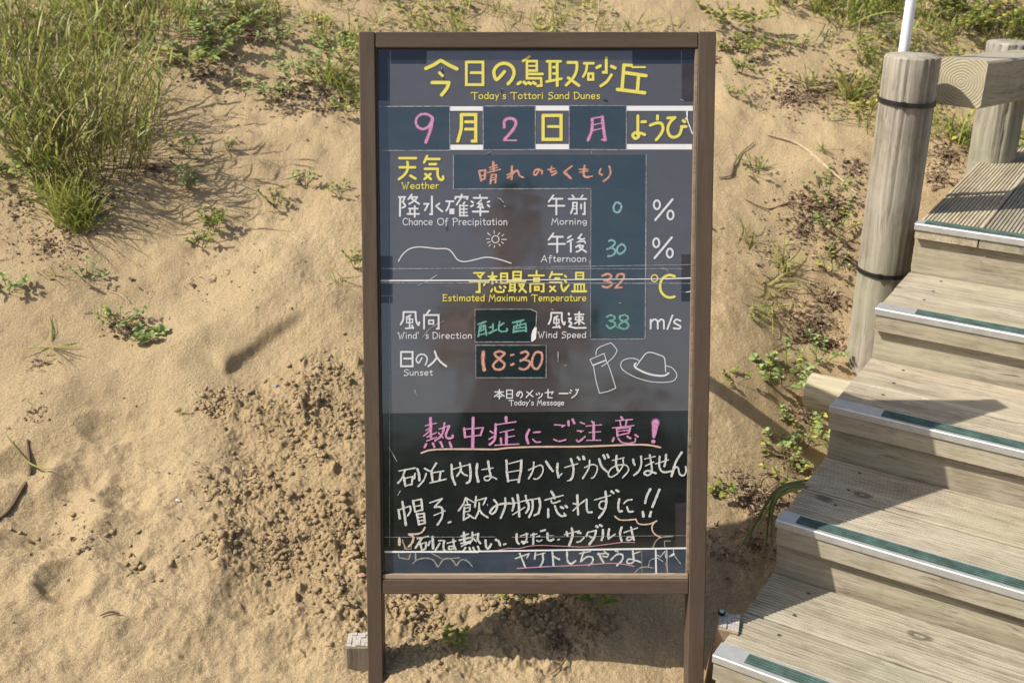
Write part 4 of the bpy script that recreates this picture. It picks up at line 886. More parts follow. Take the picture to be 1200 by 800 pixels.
# posts, beam, pipe
def round_post(name, label, x, y, r, zt, zb, seed, group):
    rr = random.Random(seed); m = MB(); n = 96; nz = 30; vs = []
    ph = [rr.uniform(0, 6.28) for _ in range(8)]
    def rad(a, z):
        q = r*(1+.012*math.sin(2*a+ph[0])+.006*math.sin(5*a+ph[1]+z*2)+.004*math.sin(11*a+ph[2]+z*3)+.003*math.sin(23*a+ph[3]))
        return q
    cr = [rr.uniform(0, 6.28) for _ in range(7)]+[-2.0, -1.3]
    for j in range(nz+1):
        z = zb+(zt-zb)*j/nz
        for i in range(n):
            a = 2*math.pi*i/n; q = rad(a, z)
            for c in cr:
                d = abs((a-c+.05*math.sin(z*9+c)+math.pi) % (2*math.pi)-math.pi)
                if d < .05 and (math.sin(z*3+c) > -.2): q -= .0045
            vs.append((q*math.cos(a), q*math.sin(a), z))
    nv = len(vs)
    for rr_, dz in ((.97, .004), (.5, .006), (.0, .006)):
        for i in range(n):
            a = 2*math.pi*i/n; vs.append((rad(a, zt)*rr_*math.cos(a), rad(a, zt)*rr_*math.sin(a), zt+dz))
    m.add(vs, [(j*n+i, j*n+(i+1) % n, (j+1)*n+(i+1) % n, (j+1)*n+i) for j in range(nz+3) for i in range(n)])
    o = m.build(name, M['log'], None, loc=(x, y, 0), smooth=True); tag(o, label, 'post', group); return o
P1 = (.978, 2.765); P2 = (1.452, 3.31)
round_post('rail_post', 'nearer round grey wooden post with a white pipe tied behind it', P1[0], P1[1], .0655, CAMZ-.410, CAMZ-1.60, 3, 'round posts of the handrail')
round_post('rail_post', 'farther grey round post carrying the beam at the right edge', P2[0], P2[1], .066, CAMZ-.452, CAMZ-1.3, 9, 'round posts of the handrail')
# the square beam
def beam():
    A = Vector((1.120, 2.800, CAMZ-.478)); az = math.atan2(1.452+.120-1.120, 3.31-2.80); L = 1.5
    o_ = empty('handrail_beam', A, (R(-4.2), 0, -az)); tag(o_, 'square grey timber beam with growth rings on its sawn end, resting against both posts', 'beam')
    h = .0575; n = 12; m = MB(); vs = []; rr = random.Random(4)
    sec = []
    c = .006
    base = [(-h+c, -h), (h-c, -h), (h, -h+c), (h, h-c), (h-c, h), (-h+c, h), (-h, h-c), (-h, -h+c)]
    for s in range(n+1):
        y = L*s/n
        for (x, z) in base: vs.append((x+rr.uniform(-.0008, .0008), y, z+rr.uniform(-.0008, .0008)))
    k = len(base)
    m.add(vs, [(s*k+i, (s+1)*k+i, (s+1)*k+(i+1) % k, s*k+(i+1) % k) for s in range(n) for i in range(k)] + [tuple(range(n*k, n*k+k))[::-1]])
    bo = m.build('timber', M['beam'], o_)
    e = MB(); e.add([(x, 0, z) for x, z in base], [tuple(range(k))]); e.build('sawn_end', M['end'], o_, loc=(0, -.0004, 0))
beam()
pz0 = gz(P1[0]+.01, P1[1]+.092)
m = MB(); m.tube([(0, 0, -.2), (.004, 0, .6), (.012, 0, 1.2), (.022, 0, 2.1)], .0130, 20)
o = m.build('white_pipe', M['white_pipe'], None, loc=(P1[0]+.001, P1[1]+.091, pz0), smooth=True); tag(o, 'slim white plastic pipe standing up behind the nearer round post', 'pipe')
def tie(zc, tilt, label, seed):
    m = MB(); n = 64; vs = []; w2 = .0058; cy_ = .091
    ring = []
    for i in range(n):
        a = 2*math.pi*i/n; dx, dy = math.cos(a), math.sin(a)
        # support of the post circle and the pipe circle together
        r1 = .0682; s1_ = r1; s2_ = dy*cy_ + .0165
        if s2_ > s1_: p = (dx*.0165, cy_+dy*.0165)
        else: p = (dx*r1, dy*r1)
        ring.append((p[0], p[1], dx, dy))
    for (x, y, dx, dy) in ring:
        z = zc + tilt*x + .02*y
        for (o1, o2) in ((0, -w2), (.0016, -w2), (.0016, w2), (0, w2)): vs.append((x+dx*o1, y+dy*o1, z+o2))
    m.add(vs, [(i*4+j, ((i+1) % n)*4+j, ((i+1) % n)*4+(j+1) % 4, i*4+(j+1) % 4) for i in range(n) for j in range(4)])
    a = R(-115); hx, hy = .070*math.cos(a), .070*math.sin(a)
    m.box((hx-.005, hy-.004, zc-.006+tilt*hx), (hx+.005, hy+.004, zc+.006+tilt*hx))
    o = m.build('cable_tie', M['black_tie'], None, loc=(P1[0], P1[1], 0), smooth=False); tag(o, label, 'cable tie', 'black ties round the post')
tie(CAMZ-.515, -.05, 'black cable tie round the nearer post just below its top', 1)
tie(CAMZ-.955, -.02, 'black cable tie round the nearer post low down, level with the second highest step', 2)

M['reed'] = mat_leaf('reed_leaf', (.12, .15, .05), (.24, .26, .11), .15)
# ------------------------------------------------------------------ vegetation
def blade(mb, p, az, L, wd, lean, curl, segs=5, m=0, tip=.15):
    p = np.array(p, float); d = np.array([math.cos(az), math.sin(az), 0]); s = np.array([-math.sin(az), math.cos(az), 0])
    tw = random.uniform(-.8, .8); vs = []; el = math.pi/2-lean; q = p.copy(); st = L/segs
    for i in range(segs+1):
        t = i/segs; wv = wd*.5*(1-.15*(1-t))*(1-t**2.2*(1-tip))*(.55+.45*min(1, t*4))
        a = tw*(1-t*.4); side = s*math.cos(a)+ (np.array([0, 0, 1])*math.cos(el)-d*math.sin(el))*math.sin(a)
        vs += [q-side*wv, q+side*wv]
        v = d*math.cos(el)+np.array([0, 0, math.sin(el)]); q = q+v*st; el -= curl/segs*(.5+t)
    mb.tint = random.random(); mb.add(vs, [(2*i, 2*i+1, 2*i+3, 2*i+2) for i in range(segs)], m)
    return q
def leaf(mb, p, az, el, L, W, m=0, fold=.18, droop=.3):
    d = np.array([math.cos(az)*math.cos(el), math.sin(az)*math.cos(el), math.sin(el)]); s = np.array([-math.sin(az), math.cos(az), 0])
    u = np.cross(d, s); u = u if u[2] > 0 else -u; p = np.array(p, float); mb.tint = random.random()
    r = random.uniform(-.35, .35); s = s*math.cos(r)+u*math.sin(r)
    prof = ((0, .12), (.22, .75), (.5, 1.0), (.78, .78), (1, .12))
    vs = []
    for t, w2 in prof:
        c = p+d*L*t - np.array([0, 0, 1])*droop*L*t*t; e = u*fold*W*w2*.5
        vs += [c-s*W*w2*.5+e, c, c+s*W*w2*.5+e]
    fs = []
    for i in range(4):
        a = i*3; fs += [(a, a+1, a+4, a+3), (a+1, a+2, a+5, a+4)]
    mb.add(vs, fs, m)
def stem(mb, pts, r0, r1, m=1): mb.tube(pts, [r0+(r1-r0)*i/(len(pts)-1) for i in range(len(pts))], 4, m, cap=False)

def tuft(name, label, px, py, n, L, wd, spread, mat='grass', lean=(.15, .9), curl=(.3, 1.5), rad=.02, dry=.1, cat='grass', group=None, seed=0, azr=None):
    random.seed(seed or int(px*7+py)); x, y = gpt(px, py); z = gz(x, y); mb = MB()
    for i in range(n):
        az = random.uniform(*azr) if azr else random.uniform(0, 6.283); r = rad*math.sqrt(random.random()); a2 = random.uniform(0, 6.283)
        bx, by = r*math.cos(a2), r*math.sin(a2); bz = gz(x+bx, y+by)-z-.003
        l = L*random.uniform(.45, 1.0); le = random.uniform(*lean)
        blade(mb, (bx, by, bz), az, l, wd*random.uniform(.7, 1.15), le*spread, random.uniform(*curl), 6, 1 if random.random() < dry else 0)
    o = mb.build(name, [M[mat], M['dry_grass']], None, loc=(x, y, z)); tag(o, label, cat, group); return o
def leafy(name, label, px, py, stems, H, LL, LW, mat='leaf', creep=.3, spread=1.0, gap=.012, yellow=.0, cat='plant', group=None, droop=.3, pairs=True, rad=.01):
    random.seed(int(px*3+py*11)); x, y = gpt(px, py); z = gz(x, y)
    e = empty(name, (x, y, z)); tag(e, label, cat, group)
    lb = MB(); sb = MB()
    for i in range(stems):
        az = 6.283*i/stems+random.uniform(-.5, .5); L = H*random.uniform(.6, 1.1); el = random.uniform(.35, 1.4)*(1-creep)+creep*random.uniform(.02, .35)
        r = rad*random.random(); p = np.array([r*math.cos(az), r*math.sin(az), 0]); pts = [p.copy()-np.array([0, 0, .004])]
        k = max(3, int(L/gap)); 
        for j in range(k):
            az += random.uniform(-.25, .25); el2 = el+.25*math.sin(j)
            p = p+np.array([math.cos(az)*math.cos(el2)*spread, math.sin(az)*math.cos(el2)*spread, math.sin(el2)])*(L/k)
            g = gz(x+p[0], y+p[1])-z+.003
            if p[2] < g: p[2] = g
            pts.append(p.copy())
            if j >= 1:
                for sgn in ((1, -1) if pairs else (random.choice((1, -1)),)):
                    mi = 1 if random.random() < yellow else 0
                    leaf(lb, p, az+sgn*random.uniform(.7, 1.5), random.uniform(.1, .8), LL*random.uniform(.6, 1.15), LW*random.uniform(.7, 1.1), mi, droop=droop)
        for q in range(3): leaf(lb, p, random.uniform(0, 6.28), random.uniform(.5, 1.3), LL*.7, LW*.65, 0, droop=.1)
        stem(sb, pts, .0013, .0007, 0)
    lb.build('leaves', [M[mat], M['leaf_yellow']], e, kind='stuff'); sb.build('stems', M['stem'], e)
    return e
# the big clump, top left
def big_clump(name, label, px, py, n, H, rad, seed, leafL=.11):
    random.seed(seed); x, y = gpt(px, py); z = gz(x, y); e = empty(name, (x, y, z)); tag(e, label, 'grass')
    sb = MB(); lb = MB()
    for i in range(n):
        a = random.uniform(0, 6.283); r = rad*math.sqrt(random.random()); bx, by = r*math.cos(a)*1.15, r*math.sin(a)*.9; bz = gz(x+bx, y+by)-z-.004
        h = H*random.uniform(.45, 1.0)*(1-.35*r/rad); az = a+random.uniform(-.9, .9); ln = random.uniform(.05, .35)+.30*r/rad
        p = np.array([bx, by, bz]); pts = [p.copy()]; k = 6; el = math.pi/2-ln
        sb.tint = random.random()
        for j in range(k):
            p = p+np.array([math.cos(az)*math.cos(el), math.sin(az)*math.cos(el), math.sin(el)])*h/k; el -= random.uniform(0, .09); pts.append(p.copy())
            if j > 0 and random.random() < .95:
                blade(lb, p, random.uniform(0, 6.283), leafL*random.uniform(.4, 1.0), random.uniform(.0045, .0085), random.uniform(.25, .95), random.uniform(.2, 1.4), 4, 1 if (random.random() < (.6 if j < 3 else .12)) else 0, tip=.05)
        stem(sb, pts, .0014, .0006, 0)
    for i in range(n//2):
        a = random.uniform(0, 6.283); r = rad*1.05*math.sqrt(random.random()); bx, by = r*math.cos(a), r*math.sin(a); bz = gz(x+bx, y+by)-z-.004
        blade(lb, (bx, by, bz), a+random.uniform(-1, 1), random.uniform(.08, .26), random.uniform(.003, .005), random.uniform(.2, 1.1), random.uniform(.3, 1.6), 6, 1 if random.random() < .3 else 0)
    lb.build('blades', [M['grass'], M['dry_grass']], e, kind='stuff'); sb.build('stalks', M['stem'], e); return e
big_clump('tall_grass', 'tallest grass clump, upright leafy green stalks in the upper left corner', 100, 190, 185, .50, .155, 21, .095)
big_clump('tall_grass', 'lower wide grass clump behind and left of the tallest one, cut by the left edge', 12, 88, 160, .32, .24, 22, .09)
big_clump('tall_grass', 'thin sparse grass clump right behind the tallest one, at the top edge', 165, 30, 130, .24, .18, 23, .07)
T = [
 ('grass_tuft', 'dense low green tuft at the foot of the tallest grass clump', 90, 262, 150, .15, .0042, 1.0, dict(rad=.055, dry=.12)),
 ('grass_tuft', 'spread yellow-green tuft on the sand left of the low green tuft', 62, 232, 40, .13, .0035, 1.3, dict(rad=.05, dry=.3)),
 ('grass_tuft', 'star of long thin blades lying flat on the open sand at the left', 62, 412, 9, .13, .0034, 1.9, dict(rad=.004, dry=.1, lean=(.5, .8), curl=(.2, .6))),
 ('grass_tuft', 'few pale blades on smooth sand, just left of the board at mid height', 398, 336, 9, .07, .0028, 1.3, dict(rad=.02, dry=.3)),
 ('grass_tuft', 'tiny upright sprig alone near the edge of the crumbled sand', 212, 490, 5, .035, .0024, .8, dict(rad=.004, dry=0)),
 ('grass_tuft', 'short sprig between the low tuft and the star-shaped blades', 64, 335, 6, .05, .0026, 1.2, dict(rad=.008)),
 ('grass_tuft', 'curved glossy green blades touching the upper left of the frame', 388, 100, 34, .15, .0055, 1.2, dict(rad=.05, dry=.1)),
 ('grass_tuft', 'loose tuft beside the frame at the level of the title', 412, 112, 26, .12, .0045, 1.3, dict(rad=.05, dry=.2)),
 ('grass_tuft', 'yellow-green tuft at the top edge left of the board', 305, 22, 50, .14, .0045, 1.2, dict(rad=.09, dry=.3)),
 ('grass_tuft', 'small tuft on bare sand at the top edge, near the left post', 372, 28, 12, .07, .004, 1.2, dict(rad=.02, dry=.3)),
 ('grass_tuft', 'broad bright tuft at the top edge right of the board', 985, 18, 110, .20, .0055, 1.1, dict(rad=.12, dry=.15)),
 ('grass_tuft', 'dark spiky tuft at the top edge close to the white pipe', 1034, 14, 45, .14, .005, 1.1, dict(rad=.06, dry=.05)),
 ('grass_tuft', 'stiff dark green tuft with dead stems left of the nearer post', 996, 118, 45, .13, .005, 1.2, dict(rad=.03, dry=.3)),
 ('grass_tuft', 'arching tuft over brown litter between two dead tangles', 946, 104, 22, .10, .004, 1.4, dict(rad=.04, dry=.5)),
 ('grass_tuft', 'flat sprawling blades beside the frame, level with the wind rows', 906, 362, 26, .13, .0034, 1.7, dict(rad=.05, dry=.3, lean=(.4, .9))),
 ('grass_tuft', 'thin upright tuft above the sprawling blades', 916, 320, 24, .12, .0034, 1.3, dict(rad=.03, dry=.3)),
 ('grass_tuft', 'tuft of thin blades farthest left in the brown litter right of the board', 874, 290, 16, .10, .003, 1.3, dict(rad=.025, dry=.3)),
 ('grass_tuft', 'short lone tuft on bare sand above the pale straw', 964, 181, 12, .055, .003, 1.4, dict(rad=.012)),
 ('grass_tuft', 'wispy tuft near the frame at the weather row height', 888, 190, 12, .10, .003, 1.4, dict(rad=.02, dry=.5)),
 ('grass_tuft', 'tuft seen through the gap between the two round posts', 1126, 172, 45, .16, .004, 1.1, dict(rad=.05, dry=.2)),
 ('grass_tuft', 'grass standing behind the beam between pipe and far post', 1098, 40, 40, .12, .0045, 1.2, dict(rad=.07, dry=.3)),
 ('grass_tuft', 'small tuft at the top edge just right of the notice board', 914, 12, 22, .12, .0045, 1.2, dict(rad=.05, dry=.3)),
]
for nm, lab, px, py, n, L, wd, sp, kw in T: tuft(nm, lab, px, py, int(n*1.4), L*1.1, wd*1.35, sp, **kw)
Lf = [
 ('sprig', 'yellow-green leaf patch at the top edge right above the frame corner', 268, 12, 14, .11, .018, .012, dict(mat='leaf_pale', yellow=.3, rad=.08)),
 ('sprig', 'leafy patch beside the left post level with the frame top', 400, 62, 12, .09, .018, .012, dict(mat='leaf_pale', yellow=.25, rad=.06)),
 ('sprig', 'low pale leaves in front of the tallest grass at the left edge', 22, 205, 12, .09, .018, .013, dict(mat='leaf_pale', yellow=.15, rad=.06)),
 ('sprig', 'pale creeping leaves under the left edge of the lower wide clump', 10, 160, 12, .10, .018, .012, dict(mat='leaf_pale', yellow=.2, rad=.07)),
 ('sprig', 'leaf patch between the board and the broad bright tuft, at the top edge', 935, 8, 12, .10, .018, .012, dict(mat='leaf', yellow=.3, rad=.07)),
 ('sprig', 'leafy patch behind the white pipe at the top edge', 1080, 8, 14, .10, .020, .013, dict(mat='leaf', yellow=.3, rad=.09)),
 ('sprig', 'weeds on the slope just left of the white pipe foot', 1048, 52, 10, .08, .018, .011, dict(mat='leaf_pale', yellow=.3, rad=.05)),
 ('sprig', 'bushy clump of small pale leaves with yellowed ones, top left centre', 252, 48, 16, .15, .020, .013, dict(mat='leaf_pale', yellow=.18, rad=.06)),
 ('sprig', 'leafy mat just below the bushy clump with yellowed leaves', 235, 78, 14, .13, .020, .013, dict(mat='leaf_pale', yellow=.25, rad=.05, creep=.6)),
 ('sprig', 'small grey-green sprig on the sand up from the frame corner', 327, 56, 8, .09, .018, .010, dict(mat='leaf_pale', rad=.02)),
 ('sprig', 'row of pale leafy shoots left of the curved glossy blades', 350, 92, 10, .10, .020, .010, dict(mat='leaf_pale', rad=.04, yellow=.1)),
 ('sprig', 'creeping shoot with pale rosette at its lower end', 312, 112, 6, .10, .018, .010, dict(mat='leaf_pale', creep=.8)),
 ('sprig', 'yellow-green shoots against the left post below the title', 408, 128, 8, .06, .016, .012, dict(mat='leaf_pale', yellow=.3, rad=.03)),
 ('sprout', 'pair of tiny sprouts right of the tall grass shadow', 268, 180, 4, .03, .012, .006, dict(mat='leaf')),
 ('sprout', 'bright green sprout in the shade right of the tallest grass', 220, 182, 5, .05, .018, .009, dict(mat='leaf')),
 ('sprout', 'broad pale sprout at the lower right of the grass shadow', 224, 220, 6, .05, .020, .010, dict(mat='leaf_pale')),
 ('sprout', 'tight dark green plantlet on sand, the largest of the middle left', 250, 264, 9, .05, .018, .010, dict(mat='leaf')),
 ('sprout', 'small sprout casting a round shadow below the tight dark plantlet', 236, 286, 5, .04, .018, .009, dict(mat='leaf')),
 ('sprout', 'upright sprout with a long shadow below the pale rosette', 321, 238, 5, .05, .016, .008, dict(mat='leaf')),
 ('sprout', 'twin-topped sprout farther from the board, near the upper middle left', 358, 218, 6, .045, .016, .008, dict(mat='leaf_pale')),
 ('sprout', 'two-leaved sprout near the left post, level with the weather row', 400, 238, 4, .04, .016, .008, dict(mat='leaf')),
 ('sprout', 'grey-green sprout on the left edge of the sand', 12, 352, 5, .05, .018, .012, dict(mat='leaf_pale')),
 ('sprout', 'dead-stemmed seedling with a few green leaves under the low tuft', 104, 332, 5, .05, .014, .008, dict(mat='leaf_pale')),
 ('sprig', 'half-dry seedling clump with brown stems, above the round leaves', 142, 382, 9, .06, .013, .008, dict(mat='leaf_pale', yellow=.2, rad=.02)),
 ('sprout', 'round glossy leaves lying flat beside the half-dry seedlings', 176, 404, 6, .03, .022, .018, dict(mat='leaf_pale', creep=.8)),
 ('sprout', 'shoot with paired leaves touching the frame at the rain rows', 418, 318, 4, .05, .016, .009, dict(mat='leaf')),
 ('sprig', 'yellow-flowered leafy clump by the upper right of the board', 862, 34, 10, .12, .020, .012, dict(mat='leaf', yellow=.3, rad=.05)),
 ('sprig', 'dense small clump with grey stones, right of the board', 876, 66, 14, .08, .018, .010, dict(mat='leaf', rad=.05, yellow=.1)),
 ('sprout', 'tall thin yellow sprout on sand beyond the dense small clump', 914, 60, 4, .06, .014, .008, dict(mat='leaf_pale', yellow=.5)),
 ('sprout', 'sprout with several stems and a dark double shadow', 938, 62, 6, .06, .014, .008, dict(mat='leaf_pale', yellow=.2)),
 ('sprout', 'light sprout right of the double-shadowed one', 969, 56, 5, .05, .014, .008, dict(mat='leaf_pale')),
 ('sprout', 'yellow-green sprout with striped shadow, nearest the right post', 868, 84, 6, .05, .016, .010, dict(mat='leaf_pale', yellow=.4)),
 ('sprout', 'leaning sprout below the yellow-green one', 860, 118, 6, .05, .016, .008, dict(mat='leaf')),
 ('sprig', 'yellow flowering clump left of the nearer post under the cable tie', 1018, 138, 9, .07, .016, .012, dict(mat='leaf_yellow', yellow=.6, rad=.03)),
 ('sprig', 'weeds under the white pipe left of the nearer post', 1022, 80, 8, .09, .018, .011, dict(mat='leaf', rad=.05, yellow=.15)),
 ('sprig', 'thick yellow-green weeds between the pipe and the far post', 1128, 30, 16, .14, .022, .014, dict(mat='leaf', rad=.09, yellow=.3)),
 ('sprig', 'weeds behind the far post at the right edge', 1172, 34, 12, .11, .022, .014, dict(mat='leaf', rad=.07, yellow=.25)),
 ('sprig', 'fat round-leaved plant at the far left corner of the landing', 1192, 184, 12, .06, .022, .018, dict(mat='leaf', rad=.05, yellow=.2)),
 ('sprout', 'sprout with hooked brown runner right of the board', 886, 198, 5, .06, .015, .008, dict(mat='leaf_pale')),
 ('sprig', 'shoots at the foot of the nearer post above the litter', 968, 222, 7, .08, .013, .008, dict(mat='leaf_pale', rad=.04, yellow=.2)),
 ('sprig', 'pale shoots on litter beside the post, level with the lower tie', 976, 262, 9, .08, .014, .009, dict(mat='leaf_pale', rad=.05, yellow=.35)),
 ('sprig', 'shoots between the litter and the post, just above the lower tie', 974, 312, 6, .06, .014, .008, dict(mat='leaf_pale', rad=.03, yellow=.25)),
 ('sprout', 'lone green sprout on open sand right of the bottle drawing', 887, 392, 4, .035, .014, .009, dict(mat='leaf')),
 ('sprig', 'large round-leaved green plant left of the rounded log end', 916, 458, 14, .075, .017, .014, dict(mat='leaf_pale', rad=.045, yellow=.10)),
 ('sprig', 'upright green shoots beside the post just above the log end', 962, 424, 6, .06, .015, .012, dict(mat='leaf_pale', rad=.03)),
 ('sprout', 'narrow two-stemmed sprout left of the large round-leaved plant', 860, 456, 3, .035, .016, .008, dict(mat='leaf')),
 ('sprig', 'round-leaved plant under the log end with yellow leaves', 944, 516, 12, .065, .015, .012, dict(mat='leaf_pale', rad=.045, yellow=.25)),
 ('sprig', 'green shoots left of the plant under the log end', 912, 532, 6, .05, .014, .010, dict(mat='leaf_pale', rad=.03)),
 ('sprig', 'yellow wilting plant at the edge of the steps', 918, 562, 9, .05, .013, .010, dict(mat='leaf_pale', rad=.045, yellow=.5)),
 ('sprout', 'bright leaf sprout right next to the right post of the board', 843, 586, 4, .032, .018, .012, dict(mat='leaf')),
 ('sprout', 'green sprout under the bottom rail in the shadow', 532, 752, 5, .03, .016, .010, dict(mat='leaf')),
 ('sprig', 'low leafy clump just under the middle of the bottom rail', 690, 697, 9, .045, .022, .014, dict(mat='leaf', rad=.03)),
 ('sprout', 'leaves peeping under the bottom rail, left of the low leafy clump', 604, 700, 4, .03, .018, .012, dict(mat='leaf')),
]
for nm, lab, px, py, st, H, LL, LW, kw in Lf: leafy(nm, lab, px, py, int(st*1.05)+1, H*1.1, LL*1.15, LW*1.15, **kw)

# reed blades bent over by the steps' left corner
random.seed(5); e = empty('bent_reed', Vector(ray(903, 600)*2.35)+Vector((0, 0, CAMZ))); tag(e, 'arched drying green reed leaves leaning over the left corner of the middle step', 'reed')
for i, (pp, dd) in enumerate(((((955, 566), (935, 568), (917, 573), (905, 586), (901, 606), (899, 626), (897, 648)), 2.03), (((950, 562), (928, 566), (910, 574), (898, 590), (886, 612), (872, 634), (858, 652)), 2.05),
                             (((948, 570), (925, 571), (912, 580), (906, 596), (904, 616), (905, 640)), 2.0), (((940, 572), (920, 577), (904, 590), (894, 606), (884, 622)), 2.04))):
    P = []
    for q, (px, py) in enumerate(pp):
        d = ray(px, py); P.append(tuple(d*((dd-.006*q)/d.y)+Vector((0, 0, CAMZ))-e.location))
    P = catmull(P, 4); n = len(P); mb = MB(); vs = []
    for k, p in enumerate(P):
        wv = .0042*(.5+.5*min(1, k/5))*(1-(k/(n-1))**2*.75); t = Vector(P[min(k+1, n-1)])-Vector(P[max(k-1, 0)]); sd = t.cross(Vector((.2, -.8, .5))).normalized()
        vs += [tuple(Vector(p)-sd*wv), tuple(Vector(p)+Vector((0, -.001, .001))), tuple(Vector(p)+sd*wv)]
    mb.tint = .2+.2*i; mb.add(vs, [f for k in range(n-1) for f in ((3*k, 3*k+1, 3*k+4, 3*k+3), (3*k+1, 3*k+2, 3*k+5, 3*k+4))]); mb.build('leaf', M['leaf' if i == 3 else 'reed'], e)

# ground-level twigs that can be told apart
def twig(name, label, pxs, r, mat, lift=.006, cat='stick', arch=0):
    P = []
    for i, (px, py) in enumerate(pxs):
        x, y = gpt(px, py); t = i/(len(pxs)-1); P.append((x, y, gz(x, y)+lift+arch*math.sin(t*math.pi)))
    o0 = P[0]; sm = catmull([tuple(p) for p in P], 5); mb = MB()
    mb.tube([(a-o0[0], b-o0[1], c-o0[2]) for a, b, c in sm], [r*(1-.6*abs(2*i/len(sm)-1)) for i in range(len(sm))], 6)
    o = mb.build(name, mat, None, loc=o0); tag(o, label, cat)
twig('stick', 'dark curved stick half buried in the sand at the left edge', [(33, 520), (33, 545), (24, 570), (8, 590), (-6, 606)], .006, M['twig'], .004)
twig('straw', 'long pale straw lying on the sand left of the nearer post', [(898, 160), (935, 172), (968, 198), (1003, 230)], .005, M['pale_twig'], .006)
twig('runner', 'thin brown hooked runner on the sand right of the board', [(884, 166), (868, 176), (860, 192), (856, 206), (842, 210)], .0032, M['twig'])
twig('runner', 'long thin dark runner curling from the round-leaved plant up to the post', [(903, 442), (905, 424), (925, 408), (950, 398), (975, 380)], .0022, M['twig'])
twig('runner', 'thin green runner arching over the litter beside the lower tie', [(968, 300), (985, 282), (1000, 270), (1012, 264)], .003, M['dry_grass'], .01, arch=.02)
twig('fallen_reed', 'single long green blade lying across the dark curved stick', [(10, 519), (30, 536), (48, 550), (62, 558)], .0022, M['grass'], .014, 'grass')
twig('straw', 'pale straw poking out of the tallest grass to the right', [(158, 142), (190, 134), (214, 122), (232, 112)], .003, M['pale_twig'], .05)
twig('straw', 'thin white-grey straw under the half-dry seedling clump', [(128, 344), (142, 350), (152, 356)], .0022, M['pale_twig'])
twig('runner', 'tangle of thin brown runners in the litter, level with the second lowest step', [(872, 600), (878, 588), (890, 586), (902, 594), (896, 604), (884, 606)], .0018, M['twig'])
twig('runner', 'thin brown loop of runner on bare sand beside the wilting plant', [(888, 574), (892, 566), (904, 566), (912, 572), (900, 580)], .0016, M['twig'])
twig('runner', 'dark runner lying in the litter below the pale straw', [(872, 232), (900, 240), (930, 232), (962, 244)], .0024, M['twig'])
twig('runner', 'long thin brown runner along the sand under the sprawling blades', [(868, 372), (900, 380), (930, 376), (958, 384)], .0018, M['twig'])
twig('twig', 'small red-brown twig on trampled sand at the lower left', [(120, 738), (132, 734), (143, 735)], .0026, M['twig'])
twig('twig', 'thin dark twig in the board\'s shadow under the bottom rail', [(666, 754), (664, 770), (655, 784), (645, 790)], .002, M['twig'])
twig('twig', 'forked dry twig crossing the top edge right of the board', [(955, 62), (962, 50), (966, 40)], .003, M['twig'], .02)
def chip(name, label, px, py, r, mat, cat):
    x, y = gpt(px, py); z = gz(x, y); m = MB(); rr = random.Random(px)
    n = 7; vs = [(r*rr.uniform(.6, 1.1)*math.cos(6.283*i/n), r*.6*rr.uniform(.6, 1.1)*math.sin(6.283*i/n), .002+rr.random()*.003) for i in range(n)]
    vs += [(a*.6, b*.6, c+.003) for a, b, c in vs]
    m.add(vs, [(i, (i+1) % n, n+(i+1) % n, n+i) for i in range(n)]+[tuple(range(n, 2*n))])
    o = m.build(name, mat, None, loc=(x, y, z)); tag(o, label, cat)
chip('shell', 'small pale shell chip on the trampled sand at lower left', 210, 594, .008, M['shell'], 'shell')
chip('pebble', 'tiny blue-grey fleck on the crumbled sand left of the board', 324, 454, .007, M['blue'], 'pebble')
chip('bark_chip', 'reddish bark chip against the left post near the bottom', 424, 680, .012, mat_plain('pink_bark', (.38, .22, .15), .9, noise=.3), 'bark chip')
chip('pebble', 'grey stone in the dense small clump right of the board', 872, 42, .02, M['stake_top'], 'stone')

